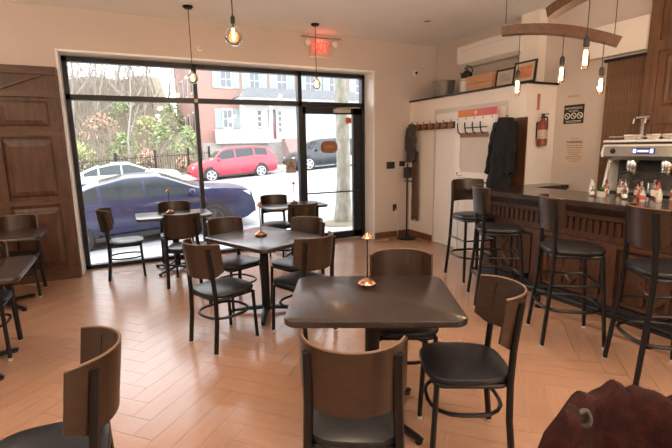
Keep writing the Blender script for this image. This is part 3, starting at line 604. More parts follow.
def make_stool():
    r = empty('bar_stool'); S = .745
    for s in (-1, 1):
        lg = MB().tube([(s*.215, -.235, .012), (s*.19, -.19, .50), (s*.183, -.18, .75), (s*.172, -.185, .95), (s*.168, -.205, 1.16)], .017, 8, flat=1.1).build('leg', BLK, r); glide_at(lg, (s*.215, -.235, 0))
        lg = MB().tube([(s*.21, .225, .012), (s*.178, .168, S-.01)], .016, 8).build('leg', BLK, r); glide_at(lg, (s*.21, .225, 0))
    MB().tube(hoop(.37, .36, .05, S-.012), .014, 6, True).build('seat_frame', BLK, r)
    MB().tube(hoop(.43, .46, .16, .30), .013, 6, True).build('foot_ring', BLK, r)
    for s in (-1, 1): MB().tube([(s*.195, -.19, .50), (s*.190, .185, .50)], .010, 6).build('stretcher', BLK, r)
    MB().tube([(-.19, .185, .5), (.19, .185, .5)], .010, 6).build('stretcher', BLK, r)
    seat_mb(.45, .41, .44, S, .045).build('seat', VINYL, r)
    b = MB().rings(curve_back(.205, .12, .93, 1.185, -.115, .11, .013)).build('backrest', VENEER, r, True, True)
    P = [(q[1][0], (q[1][1]+q[2][1])/2, q[1][2]+.0005) for q in curve_back(.205, .12, .93, 1.185, -.115, .11, .013)]
    MB().tube(P, .0052, 6).build('top_edge', VEDGE, b)
    return r
st0 = make_stool()
ST = [(3.68, 3.86, -.25, -1, 'farthest bar stool turned at the end of the bar'), (3.34, 3.14, .83, -.55, 'second bar stool from the closet along the bar'),
      (3.19, 2.23, .81, -.59, 'third bar stool from the closet along the bar'), (3.19, 1.53, .81, -.55, 'nearest bar stool at the right edge of the picture')]
for i, (x, y, dx, dy, lab) in enumerate(ST):
    o = st0 if i == 0 else copy_tree(st0)
    o.location = (x, y, 0); o.rotation_euler = (0, 0, head(dx, dy)); tag(o, lab, 'bar stool', 'black bar stools along the bar')

# ------------------------------------------------------------------ tables and table lamps
def make_table(name, w, d, h=.762):
    r = empty(name)
    MB().slab(w, d, .075, [(.006, h-.036), (0, h-.030), (0, h-.008), (.003, h-.002), (.008, h)], n=6).build('table_top', TTOP, r)
    MB().tube([(0, 0, .05), (0, 0, h-.05)], .042, 12).build('column', BLK, r)
    MB().box((-.15, -.15, h-.052), (.15, .15, h-.037)).build('mounting_plate', BLK, r, False)
    for k in range(4):
        a = k*PI/2+PI/4; c, s_ = math.cos(a), math.sin(a)
        ft = MB().tube([(0, 0, .055), (c*.14, s_*.14, .045), (c*.33, s_*.33, .028), (c*.36, s_*.36, .022)], [.034, .03, .022, .018], 8, flat=.7).build('foot', BLK, r)
        MB().lathe([(.02, 0), (.022, .006), (.014, .02)], (c*.34, s_*.34, 0), 10).build('foot_pad', BLK, ft)
    return r
tb0 = make_table('dining_table', .92, .76); tb1 = make_table('dining_table', .93, .62)
TG = 'dark wood dining tables on black column bases'
TBS = [(tb0, 1.205, 2.035, math.atan2(U.y, U.x), 'large dark wood table with rounded corners in front'), (tb0, 1.14, 3.98, math.atan2(A.y, A.x), 'dark wood table turned at an angle in the middle of room'),
       (tb1, .53, 6.06, 0, 'dark table at the left shop window beside blue car view'), (tb1, 2.22, 6.08, 0, 'dark table at the shop window next to entrance door'),
       (tb0, -1.18, 3.86, 0, 'dark table at left edge of picture, nearer one'), (tb1, -1.30, 5.42, 0, 'dark table before the brown panelling, farther left one')]
first = {}
for src, x, y, a, lab in TBS:
    o = copy_tree(src) if id(src) in first else src; first[id(src)] = 1
    o.location = (x, y, 0); o.rotation_euler = (0, 0, a); tag(o, lab, 'table', TG)
def make_lamp():
    r = empty('table_lamp')
    MB().lathe([(.056, 0), (.058, .004), (.058, .014), (.054, .016)], n=20).build('bottom_disc', PLASTB, r)
    MB().lathe([(.058, .0165), (.055, .022), (.022, .040), (.008, .048), (.0, .05)], n=20).build('base', COPPER, r)
    MB().tube([(0, 0, .045), (0, 0, .305)], .0048, 8).build('pole', PLASTB, r)
    MB().lathe([(.031, .292), (.033, .296), (.012, .322), (.004, .332), (0, .334)], n=18).build('shade', COPPER, r)
    return r
lm0 = make_lamp()
for i, (x, y, lab) in enumerate([(1.27, 2.20, 'slim copper table lamp on the large front table'), (1.13, 4.02, 'slim copper table lamp on the middle table'), (.49, 6.10, 'slim table lamp on the left window table'), (2.28, 6.18, 'slim table lamp on the right window table'), (-1.42, 5.50, 'slim copper table lamp on far left table')]):
    o = lm0 if i == 0 else copy_tree(lm0); o.location = (x, y, .762); tag(o, lab, 'table lamp', 'slim table lamps')

# red coat over a chair back in the bottom right corner
RCX, RCY = 1.06, .405; RF = Vector((-.463, -.886))
put_chair(RCX, RCY, RF.x, RF.y, 'dining chair mostly hidden under the dark red coat')
ct = empty('red_coat', (RCX, RCY, .0), head(RF.x, RF.y)); tag(ct, 'dark red fuzzy coat draped over a chair at bottom right', 'coat')
RC = mat('dark_red_wool', (.036, .0075, .005), .9, scale=26, bump=.8, col2=(.011, .0035, .003), spec=.2)
P = []; rn = random.Random(11)
for i in range(41):
    x = -.255+.52*i/40; row = []
    e = max(0, min((x+.25)/.03, (.265-x)/.05, 1))
    top = .73+.175*e**.55+.010*math.sin(x*31+1)+.007*math.sin(x*67)+.005*math.sin(x*113)
    xc = max(-.2, min(.2, x)); yc = -.105-arc_y(xc, .205, .155)-.033
    for k in range(27):
        t = -1+2*k/26; s_ = abs(t)
        y = yc+math.copysign(min(1, s_*2.6)**.7, t)*(.032+.05*max(0, s_-.25))+.010*math.sin(x*43+t*3)*s_+.008*math.sin(x*23-t*7)
        z = top-.35*s_*s_ if s_ < .2 else top-.014-(s_-.2)*.62
        row.append((x+.01*math.sin(z*40), y, z+.004*math.sin(x*70+t*9)))
    P.append(row)
co = MB().grid(P).build('cloth', RC, ct, True)
sm = co.modifiers.new('thickness', 'SOLIDIFY'); sm.thickness = .012
MB().tube([(.150+.021*math.cos(t), -.185+.006*math.sin(t*2), .893+.021*math.sin(t)) for t in [2*PI*k/18 for k in range(18)]], .0065, 6, True).build('hanging_loop', mat('grey_loop', (.05, .046, .038), .7, var=.3, scale=60), ct)
fz = MB()
for k in range(6000):
    i, j = rn.randrange(40), rn.randrange(26); p = Vector(P[i][j]); q = Vector(P[i+1][j+1]); b_ = p.lerp(q, rn.random())
    d = Vector((rn.gauss(0, .6), (1 if j > 12 else -1)*rn.random(), rn.gauss(.6, .6))).normalized(); w_ = Vector((rn.gauss(0, 1), rn.gauss(0, 1), 0)).normalized()*.0016
    fz.add([b_-w_, b_+w_, b_+d*rn.uniform(.008, .02)], [(0, 1, 2)])
o = fz.build('fuzz', RC, ct, False); o['kind'] = 'stuff'

# ------------------------------------------------------------------ pendants, downlights, chandelier
def point(parent, loc, e, r=.03, col=(1, .72, .42)):
    l = bpy.data.lights.new('bulb_light', 'POINT'); l.energy = e; l.color = col; l.shadow_soft_size = r
    o = bpy.data.objects.new('bulb_light', l); COL.objects.link(o); o.parent = parent; o.location = loc
def bulb(parent, z, R, tall, sr=1.):
    MB().lathe([(.016, z), (.019, z+.01), (.019, z+.055), (.008, z+.07)], n=12).build('socket', PLASTB, parent)
    pr = [(.013, z)] + [(R*math.sin(t)**.9 if t < 2.9 else 0.012, z-.02-(tall/2)*(1-math.cos(t))) for t in [.35+k*(PI-.35)/10 for k in range(10)]] + [(0, z-.02-tall)]
    b = MB().lathe(pr, n=18, cap=False).build('bulb', BGLASS, parent)
    MB().tube([(0, 0, z-.03), (0, 0, z-.03-tall*.62)], min(.011, R*.35)*sr, 10).build('filament', FIL, b)
def pendant(x, y, zb, R, tall, label, e=1.6):
    r = empty('pendant_lamp', (x, y, CEIL_H)); tag(r, label, 'pendant lamp', 'pendant lamps with bare bulbs')
    MB().lathe([(.06, -.0), (.06, -.012), (.045, -.028), (.008, -.032)], n=20).build('canopy', BLK, r)
    z = zb+tall+.02-CEIL_H
    MB().tube([(0, 0, -.03), (0, 0, z+.06)], .005, 6).build('cord', PLASTB, r)
    bulb(r, z, R, tall); point(r, (0, 0, z-.09), e, .05, (1, .95, .92) if e > 3 else (1, .72, .42))
pendant(.86, 5.78, 2.40, .062, .13, 'pendant lamp with round bulb hanging before left window mullion')
pendant(2.58, 5.9, 2.42, .058, .14, 'pendant lamp with pear bulb hanging below the EXIT sign')
pendant(.965, 4.0, 2.49, .082, .165, 'nearest pendant lamp with large globe bulb at top')
for x, y, e_ in ((.9, 1.9, 20), (-1.7, 3.0, 15), (-1.7, 5.0, 6), (-1.6, .4, 20), (1.0, -.6, 24), (3.2, -.4, 34), (1.2, -2.6, 24), (3.6, -2.6, 30)): pendant(x, y, 2.49, .082, .165, 'added unseen pendant lamp with globe bulb filling the room with light', e_)  # extra pendants added out of view to raise the room's brightness
def can(x, y, label, e=FILL_CAN_W, lens=CANE):
    r = empty('ceiling_downlight', (x, y, CEIL_H)); tag(r, label, 'downlight', 'recessed ceiling downlights')
    MB().lathe([(.062, -.0005), (.062, -.006), (.047, -.008), (.045, -.0008)], n=22).build('trim_ring', PLASTW, r)
    MB().lathe([(.044, -.001), (.044, -.004), (0, -.004)], n=20).build('lens', lens, r)
    if not e: return
    l = bpy.data.lights.new('downlight', 'SPOT'); l.energy = e; l.color = (1, .95, .91); l.spot_size = math.radians(150); l.spot_blend = .8; l.shadow_soft_size = .05  # only the added unseen downlights carry a light
    o = bpy.data.objects.new('downlight', l); COL.objects.link(o); o.parent = r; o.location = (0, 0, -.02)
can(3.96, 5.17, 'unlit recessed downlight in the ceiling near the air conditioner', 0, CANOFF)
for x, y in ((-1.6, 4.4), (1.2, .9), (3.6, .3), (-1.6, 1.2), (-1.2, -1.8), (1.4, -1.9), (3.8, -1.8)): can(x, y, 'added unseen recessed downlight filling the room with light')  # invented fill downlights, added where the camera does not look
# barrel stave chandelier
chd = empty('stave_chandelier', (3.2, 2.4, CEIL_H)); tag(chd, 'chandelier of curved wooden barrel staves with hanging bulbs', 'chandelier')
def stave(p, q, sag, w, th):
    p, q = Vector(p)-chd.location, Vector(q)-chd.location; d = (q-p); h = Vector((-d.y, d.x, 0)).normalized(); R = []
    for i in range(15):
        t = i/14; c = p.lerp(q, t)+Vector((0, 0, sag*4*t*(1-t))); ww = w*(1+.35*4*t*(1-t))/2
        tn = (d+Vector((0, 0, sag*4*(1-2*t)))).normalized(); u = h.cross(tn).normalized()
        if u.z < 0: u = -u
        R.append([c-h*ww-u*th/2, c+h*ww-u*th/2, c+h*ww+u*th/2, c-h*ww+u*th/2])
    return MB().rings(R).build('stave', STAVE, chd, False, True)
stave((3.0, 2.885, 2.545), (3.50, 2.19, 2.355), .05, .075, .072); stave((2.93, 2.36, 2.545), (2.86, 1.46, 2.535), .07, .085, .075)
def drop(x, y, ztop, zb):
    l = chd.location; r = empty('bulb_drop', (x-l.x, y-l.y, 0)); r.parent = chd
    z = zb+.13+.02-CEIL_H
    MB().tube([(x-l.x, y-l.y, ztop-CEIL_H), (x-l.x, y-l.y, z+.06)], .0035, 6).build('cord', PLASTB, chd)
    return r, z
for x, y, zt, zb in ((3.085, 2.77, 2.55, 2.00), (3.275, 2.50, 2.50, 2.075), (3.44, 2.27, 2.40, 1.965), (2.875, 2.02, 2.60, 2.085)):
    l = chd.location; z = zb+.13+.02-CEIL_H
    MB().tube([(x-l.x, y-l.y, zt-CEIL_H), (x-l.x, y-l.y, z+.06)], .0035, 6).build('cord', PLASTB, chd)
    sk = MB().lathe([(.016, z), (.019, z+.01), (.019, z+.055), (.008, z+.07)], (x-l.x, y-l.y, 0), 12).build('socket', PLASTB, chd)
    tall, R = .125, .027
    pr = [(.013, z)] + [(R*math.sin(t)**.5, z-.02-(tall/2)*(1-math.cos(t))) for t in [.35+k*(PI-.36)/10 for k in range(11)]]
    b = MB().lathe(pr, (x-l.x, y-l.y, 0), 16, cap=False).build('bulb', BGLASS, chd)
    MB().tube([(x-l.x, y-l.y, z-.02), (x-l.x, y-l.y, z-.025-tall*.72)], .0125, 10).build('filament', FIL, b)
    point(chd, (x-l.x, y-l.y, z-.19), 2.0, .025)
for x, y, z in ((3.0, 2.85, 2.60), (3.48, 2.22, 2.40), (2.895, 2.28, 2.56), (2.84, 1.56, 2.57)):
    l = chd.location; MB().tube([(x-l.x, y-l.y, z-CEIL_H), (x-l.x, y-l.y, 0)], .003, 5).build('hanger_wire', PLASTB, chd)

# ------------------------------------------------------------------ outside
def gz(x, y): return -.27+.06*(max(-9, min(14, x))-.5)+.009*(min(y, 24.3)-9.6)
ASPH = mat('pale_asphalt', (.27, .27, .28), .85, var=.12, scale=6); CONC = mat('concrete', (.38, .37, .36), .85, var=.08, scale=3)
def terrain(name, m, xs, ys, f):
    o = MB().grid([[(x, y, f(x, y)) for x in xs] for y in ys]).build(name, m, None, True); return o
def lin(a, b, n): return [a+(b-a)*i/n for i in range(n+1)]
def sw(x, y): return -.10+.045*(x-3) if x > -6 else -.505
struct(terrain('ground_sidewalk', CONC, lin(-12, 16, 28), lin(6.9, 8.7, 4), sw), 'pale concrete sidewalk outside the shop window', 'sidewalk')
struct(terrain('ground_street', ASPH, lin(-30, 40, 70), lin(8.7, 24.4, 12), lambda x, y: gz(max(-14, min(20, x)), y)), 'pale asphalt street beyond the shop window', 'street')
kb = MB().rings([[(x, 8.62, sw(x, 0)-.3), (x, 8.74, sw(x, 0)-.3), (x, 8.74, sw(x, 0)+.002), (x, 8.62, sw(x, 0)+.002)] for x in lin(-12, 16, 28)])
struct(kb.build('ground_kerb', CONC, None, False, True), 'concrete kerb along the near side of street', 'kerb')
HX = 4.75
def hill(x, y):
    b = gz(x, 24.3)+.12; t = max(0, y-26.6); k = 1 if x < HX-.3 else max(0, 1-(x-HX+.3)/1.2)
    return b+k*min(.37*t, 9)+.22*math.sin(x*1.3+y*.7)*min(1, t/3)*k
GRASS = mat('winter_grass', (.17, .155, .10), .95, scale=1.4, col2=(.17, .125, .09), bump=.4)
struct(terrain('ground_far_sidewalk', CONC, lin(-30, 40, 70), [24.35, 26.7], lambda x, y: gz(x, 24.3)+.13), 'far sidewalk across the street', 'sidewalk')
struct(terrain('ground_hill', GRASS, lin(-30, 40, 70), lin(26.6, 62, 30), hill), 'grassy winter hillside across the street', 'hill')

# ---- cars
def interp(P, x):
    if x <= P[0][0]: return P[0][1]
    for (a, b), (c, d) in zip(P, P[1:]):
        if x <= c: t = (x-a)/(c-a); t = t*t*(3-2*t)*.35+t*.65; return b+(d-b)*t
    return P[-1][1]
TIRE = mat('tyre_rubber', (.02, .02, .021), .8, var=.1); RIM = mat('alloy_rim', (.55, .55, .56), .3, metal=.8); RIMD = mat('dark_alloy_rim', (.10, .10, .11), .35, metal=.8)
CGL = mat('car_glass', (.025, .032, .036), .06, spec=.35); TRIMB = mat('car_black_trim', (.015, .015, .016), .5); HL = mat('headlight', (.7, .7, .72), .1, coat=1.); TL = mat('taillight', (.35, .02, .02), .2, coat=1.)
def make_car(label, loc, rz, slope, L, Wd, H, wb, top, belt, glass, wheel_r, col, rim, cat='car'):
    r = empty('parked_car', loc); r.rotation_euler = (0, -slope, rz); tag(r, label, cat)
    paint = mat('paint_'+label[:12].replace(' ', '_'), col, .3, metal=.1, var=.03, coat=.35)
    def hw(x): return Wd/2*(1-.16*abs(x/(L/2))**3.5)
    def sec(x):
        t = interp(top, x); b = min(interp(belt, x), t-.02); w = hw(x); cab = max(0, t-b-.1)
        wr = w*(1-.05) - cab*.42
        zb = .24 if abs(x) < L/2-.25 else .24+.12*(abs(x)-(L/2-.25))/.25
        return [(0, t), (wr*.55, t-.012), (wr*.9, t-.035), (wr, t-.07 if cab > .05 else t-.05), (w*.965, b), (w, b-.10), (w*1.0, .55), (w*.985, .36), (w*.93, zb), (0, zb)], w, t, b, wr
    xs = sorted(set([-L/2+L*i/44 for i in range(45)]+[-L/2+.05, L/2-.05])); R = []
    for x in xs:
        s = sec(x)[0]; R.append([(x, y, z) for y, z in s]+[(x, -y, z) for y, z in s[-2:0:-1]])
    MB().rings(R).build('body', paint, r, True, True)
    for s in (-1, 1):
        for xa, xb in glass:
            G = []
            for i in range(13):
                x = xa+(xb-xa)*i/12; S, w, t, b, wr = sec(x); y0_, z0_ = w*.965, b; y1_, z1_ = wr, t-.07
                if z1_-z0_ < .06: continue
                f0, f1 = .06, .93
                G.append([(x, s*(y0_+(y1_-y0_)*f+.008), z0_+(z1_-z0_)*f) for f in (f0, .35, .65, f1)])
            if len(G) > 1: MB().grid(G).build('side_window', CGL, r, True)
        # door seam, handle, mirror, sill
        for xd in (glass[0][1]+.02, glass[-1][1]-.05):
            S = sec(xd); MB().box((xd-.005, s*(S[1]*1.0)-.006, .38), (xd+.005, s*(S[1]*1.0)+.004, S[3]-.06)).build('door_seam', TRIMB, r, False)
        for xd in (glass[0][1]-.22, glass[1][1]-.35): MB().box((xd-.1, s*hw(xd)-.02, interp(belt, xd)-.14), (xd+.1, s*hw(xd)+.022, interp(belt, xd)-.11)).build('door_handle', paint, r, False)
        xm = glass[-1][1]-.05; MB().slab(.12, .2, .05, [(.02, -.06), (0, -.03), (0, .03), (.02, .06)], (xm, s*(hw(xm)+.1), interp(belt, xm)+.07), 3).build('mirror', paint, r)
        MB().box((-wb/2+wheel_r, s*hw(0)-.03, .22), (wb/2-wheel_r, s*hw(0)+.006, .31)).build('sill', TRIMB, r, False)
        for x in (-wb/2, wb/2):
            w = hw(x)*1.0
            n = 18; arc = [(x+(wheel_r+.065)*math.cos(t), wheel_r+.02+(wheel_r+.065)*math.sin(t)) for t in [PI*k/n for k in range(n+1)]]
            MB().prism([(a_, b_) for a_, b_ in arc]+[(x-wheel_r-.06, .25), (x+wheel_r+.06, .25)], min(s*(w-.02), s*(w+.006)), max(s*(w-.02), s*(w+.006)), Matrix(((1, 0, 0, 0), (0, 0, 1, 0), (0, 1, 0, 0), (0, 0, 0, 1)))).build('wheel_arch', TRIMB, r, False, True)
            wy = s*(w-.10)
            wh = MB().lathe([(wheel_r*.62, -s*.02+s*.10), (wheel_r*.70, s*.125), (wheel_r*.93, s*.125), (wheel_r, s*.09), (wheel_r, -s*.08), (wheel_r*.7, -s*.1)], (x, wy, wheel_r), 26, 'y').build('wheel', TIRE, r, True, True)
            MB().lathe([(wheel_r*.70, s*.118), (wheel_r*.66, s*.10), (.0, s*.095)], (x, wy, wheel_r), 24, 'y', True).build('rim_dish', TRIMB if rim is not RIM else RIMD, wh, True, True)
            for k in range(5):
                a_ = 2*PI*k/5+.3; M_ = Matrix.Translation((x, wy+s*.108, wheel_r)) @ Matrix.Rotation(a_, 4, 'Y')
                MB().box((-.035, -.012, .0), (.035, .012, wheel_r*.68), M_).build('spoke', rim, wh, False)
            MB().lathe([(wheel_r*.71, s*.112), (wheel_r*.71, s*.127), (wheel_r*.64, s*.127), (wheel_r*.64, s*.112)], (x, wy, wheel_r), 24, 'y', False).build('rim_lip', rim, wh)
        xf = L/2-.16; MB().box((xf-.18, s*hw(xf)*.80-.14, interp(top, xf)-.19), (xf+.07, s*hw(xf)*.86+.10, interp(top, xf)-.07)).build('headlight', HL, r, False)
        xr = -L/2+.12; MB().box((xr-.10, s*hw(xr)*.82-.13, interp(belt, xr)-.22), (xr+.12, s*hw(xr)*.86+.11, interp(belt, xr)-.06)).build('tail_light', TL, r, False)
    def cross(xa, xb):   # windscreen / rear screen lying on the sloping top surface
        G = []
        for i in range(7):
            x = xa+(xb-xa)*i/6; S, w, t, b, wr = sec(x); G.append([(x, f*wr*.88, t-.035*abs(f)**2+.008) for f in (-1, -.6, -.2, .2, .6, 1)])
        return MB().grid(G)
    cross(*[v for v in glassx(top)[0]]).build('windscreen', CGL, r); cross(*[v for v in glassx(top)[1]]).build('rear_screen', CGL, r)
    return r
def glassx(top):
    m = max(t for _, t in top); roof = [x for x, t in top if t > m-.08]; f = [x for x, t in top if x > roof[-1]][0]; b = [x for x, t in top if x < roof[0]][-1]
    return ((roof[-1]+.1, f-.08), (b+.08, roof[0]-.1))
sed_top = [(-2.32, .62), (-2.28, .92), (-2.0, 1.05), (-1.65, 1.08), (-.85, 1.37), (-.25, 1.46), (.30, 1.44), (1.20, 1.08), (1.45, 1.04), (1.95, .98), (2.18, .92), (2.27, .80), (2.31, .48)]
sed_belt = [(-2.3, .90), (-1.4, .99), (1.2, .92), (2.2, .82)]
gl_sed = [(-1.32, -.82), (-.76, .0), (.06, .98)]
suv_top = [(-2.22, .70), (-2.2, 1.05), (-2.05, 1.30), (-1.75, 1.56), (-1.0, 1.66), (.2, 1.66), (.55, 1.60), (1.15, 1.14), (1.35, 1.10), (1.95, .98), (2.16, .82), (2.22, .55)]
suv_belt = [(-2.2, 1.02), (-1.2, 1.14), (1.1, 1.03), (2.1, .86)]
gl_suv = [(-1.72, -1.05), (-.98, -.05), (.01, .88)]
BLUE = make_car('dark blue sedan parked just outside the window', (.36, 10.42, -.33), 0, .07, 4.60, 1.82, 1.46, 2.62, sed_top, sed_belt, gl_sed, .325, (.013, .017, .06), RIMD)
REDC = make_car('bright red crossover parked across the street', (5.15, 23.0, gz(5.15, 23.0)-.09), PI, -.06, 4.44, 1.82, 1.66, 2.55, suv_top, suv_belt, gl_suv, .34, (.50, .025, .045), RIM)
make_car('pale green sedan driving behind the blue sedan', (-.1, 20.2, gz(-.1, 20.2)-.1), 0, .05, 4.6, 1.8, 1.46, 2.7, sed_top, sed_belt, gl_sed, .32, (.38, .50, .42), RIM)
make_car('black pickup style crossover parked beyond the tree trunk', (10.45, 23.0, gz(10.4, 23.0)-.02), PI, -.06, 4.5, 1.86, 1.70, 2.65, suv_top, suv_belt, gl_suv, .37, (.016, .018, .024), RIM)

# ---- house across the street
BRK = mat('pale_pink_brick', (.30, .165, .14), .85, scale=9, stretch=(1, 1, 3), col2=(.25, .135, .112)); HW = mat('house_white', (.44, .44, .435), .6, var=.03); SHUT = mat('shutter_grey_green', (.20, .245, .235), .6, var=.05)
HGL = mat('house_glass', (.07, .08, .095), .1, coat=.5); ROOFM = mat('slate_roof', (.15, .155, .165), .8, var=.2, scale=6); DOORR = mat('dark_red_door', (.10, .03, .035), .4); STONE = mat('house_stone', (.27, .245, .23), .9, var=.15, scale=5)
HY = 30.0
XZ = Matrix(((1, 0, 0, 0), (0, 0, 1, 0), (0, 1, 0, 0), (0, 0, 0, 1)))
hs = empty('brick_house', (HX, HY, .0)); tag(hs, 'pink brick house with white trim and grey shutters', 'house')
MB().box((0, 0, .0), (14.5, 13, 9.6)).build('wall', BRK, hs, False)
MB().box((-.25, -.35, 9.6), (14.8, 13.4, 9.9)).build('eave', HW, hs, False)
MB().prism([(-.3, 9.9), (14.8, 9.9), (12, 12.4), (2, 12.4)], -.4, 13.4, XZ).build('roof', ROOFM, hs, False, True)
MB().box((-.02, -.25, 0), (14.5, 0, 2.0)).build('foundation', STONE, hs, False)
def hwin(x0, x1, z0, z1, shutters=True):
    f = MB().box((x0-.09, -.06, z0-.1), (x1+.09, 0, z1+.1)).build('window', HW, hs, False)
    xm, zm = (x0+x1)/2, (z0+z1)/2
    for a_, b_ in ((x0, xm-.02), (xm+.02, x1)):
        for c_, d_ in ((z0, zm-.03), (zm+.03, z1)): MB().box((a_, -.072, c_), (b_, -.058, d_)).build('pane', HGL, f, False)
    if shutters:
        for a_, b_ in ((x0-.56, x0-.12), (x1+.12, x1+.56)): MB().box((a_, -.06, z0-.1), (b_, -.002, z1+.1)).build('shutter', SHUT, hs, False)
for x0, x1 in ((1.46, 2.13), (3.42, 4.05), (5.35, 6.05), (7.5, 8.2), (9.4, 10.1), (11.6, 12.3)): hwin(x0, x1, 5.66, 6.62)
hwin(1.5, 2.05, 3.05, 4.15)
MB().box((2.9, -.12, 2.0), (11.6, 0, 4.95)).build('porch_wall', HW, hs, False)
MB().box((.83, -.55, 1.95), (4.5, -.25, 2.9)).build('porch_parapet', HW, hs, False)
MB().prism([(2.2, 4.92), (2.9, 5.5), (10.6, 5.5), (11.6, 4.92)], -1.5, .0, XZ).build('porch_roof', ROOFM, hs, False, True)
MB().box((2.3, -1.4, 4.76), (11.5, -.1, 4.94)).build('porch_beam', HW, hs, False)
for x in (2.45, 4.4, 7.2, 11.3): MB().box((x-.1, -1.35, 2.0), (x+.1, -1.15, 4.8)).build('porch_column', HW, hs, False)
dO = MB().box((4.58, -.16, 2.25), (5.12, -.12, 4.25)).build('front_door', DOORR, hs, False)
MB().box((4.68, -.175, 3.4), (5.02, -.16, 4.05)).build('pane', HGL, dO, False)
for x in (3.93, 5.42):
    f = MB().box((x-.16, -.15, 2.6), (x+.16, -.12, 4.25)).build('sidelight', HW, hs, False)
    for k in range(4): MB().box((x-.10, -.158, 2.72+k*.38), (x+.10, -.148, 3.0+k*.38)).build('pane', HGL, f, False)
hwin(7.5, 8.2, 3.0, 4.1, False); hwin(9.4, 10.1, 3.0, 4.1, False)
for k in range(7): MB().box((5.5, -.85-.32*(6-k), .45+(k-1)*.3), (7.0, -.25, .45+k*.3-.002)).build('step', mat('brick_step', (.30, .21, .19), .85, var=.08), hs, False)
for k in range(4):
    for za, zb in ((5.4, 7.0), (2.6, 4.2)):
        f = MB().box((-.06, 2+k*2.6, za), (0, 3.0+k*2.6, zb)).build('window', HW, hs, False); MB().box((-.075, 2.12+k*2.6, za+.12), (-.055, 2.88+k*2.6, zb-.12)).build('pane', HGL, f, False)
h2 = empty('white_house', (HX+15.6, HY, .3)); tag(h2, 'pale clapboard house beyond the tree trunk', 'house')
MB().box((0, 0, 0), (11, 9, 7.6)).build('wall', HW, h2, False)
MB().prism([(-.4, 7.6), (11.4, 7.6), (5.5, 11)], -.4, 9.4, Matrix(((1, 0, 0, 0), (0, 0, 1, 0), (0, 1, 0, 0), (0, 0, 0, 1)))).build('roof', ROOFM, h2, False, True)
for x in (.8, 3, 5.2, 8):
    for z0 in (1.8, 4.6):
        f = MB().box((x, -.06, z0), (x+1, 0, z0+1.5)).build('window', SHUT, h2, False); MB().box((x+.1, -.075, z0+.1), (x+.9, -.058, z0+1.4)).build('pane', HGL, f, False)

# ---- sidewalk tree trunk
BARK = mat('mottled_bark', (.30, .28, .235), .9, scale=7, stretch=(1, 1, .5), col2=(.12, .115, .08), bump=.6)
tt = empty('street_tree', (4.22, 8.35, sw(4.22, 0)-.02)); tag(tt, 'mottled pale tree trunk on sidewalk outside the door', 'tree')
rt_ = random.Random(5)
R = []
for i in range(20):
    z = i*.28; rad = .155+.08*math.exp(-z*3)-.006*z
    R.append([((rad+.008*math.sin(3*a+z*2))*math.cos(a)+.02*math.sin(z*1.1), (rad+.008*math.sin(4*a-z))*math.sin(a)+.015*math.sin(z*.8), z) for a in [2*PI*k/16 for k in range(16)]])
MB().rings(R).build('trunk', BARK, tt)
for k in range(5):
    a = rt_.uniform(0, 6.28); MB().tube([(0, 0, 5.1), (math.cos(a)*.6, math.sin(a)*.6, 6.2), (math.cos(a)*1.2, math.sin(a)*1.2, 7.6)], [.09, .06, .025], 7).build('branch', BARK, tt)
MB().lathe([(.5, .012), (.45, .04), (.25, .06), (.15, .08)], n=16).build('tree_pit', GRASS, tt)

# ---- bare trees and shrubs on the hill
TW = mat('bare_branch', (.22, .19, .165), .9, var=.2, scale=10)
def bare_tree(x, y, h, seed, label):
    rn = random.Random(seed); r = empty('bare_tree', (x, y, hill(x, y)-.1)); tag(r, label, 'tree', 'bare trees on the hillside')
    tr_ = MB(); br = MB()
    def grow(mb, p, d, l, rad, depth):
        pts = [p]; q = p.copy(); dd = d.copy()
        for k in range(3):
            dd = (dd+Vector((rn.gauss(0, .13), rn.gauss(0, .13), .06))).normalized(); q = q+dd*l/3; pts.append(q.copy())
        mb.tube(pts, [rad, rad*.85, rad*.7, rad*.5], 5 if depth < 2 else 3)
        if depth < 4:
            for k in range((7, 4, 4, 3)[depth]):
                t = pts[rn.choice((1, 2, 3, 3))]; a = rn.uniform(0, 6.28); e = rn.uniform(.3, 1.0)
                nd = (dd*.6+Vector((math.cos(a)*math.cos(e), math.sin(a)*math.cos(e), math.sin(e)*.8))).normalized()
                grow(br, t, nd, l*rn.uniform(.45, .65), rad*(.5 if depth < 2 else .6), depth+1)
    grow(tr_, Vector((0, 0, 0)), Vector((0, 0, 1)), h*.55, .035+h*.004, 0)
    tr_.build('trunk', TW, r, False); br.build('branches', TW, r, False)
rt2 = random.Random(21); k = 0
places = ['leftmost', 'second from the left', 'third from the left', 'fourth from the left', 'fifth from the left', 'sixth from the left', 'seventh from the left', 'eighth from the left', 'ninth from the left', 'tenth from the left', 'eleventh from the left', 'twelfth from the left', 'thirteenth from the left', 'nearest the brick house']
spx = sorted(((-.085+.175*k/13+rt2.uniform(-.008, .008)), 29+4.2*((k*5) % 7)+rt2.uniform(-1, 1), rt2.uniform(8, 13)) for k in range(14))
for k, (t, y, h) in enumerate(spx): bare_tree(t*y, y, h, 100+k, 'bare winter tree on the hillside, %s' % places[k])
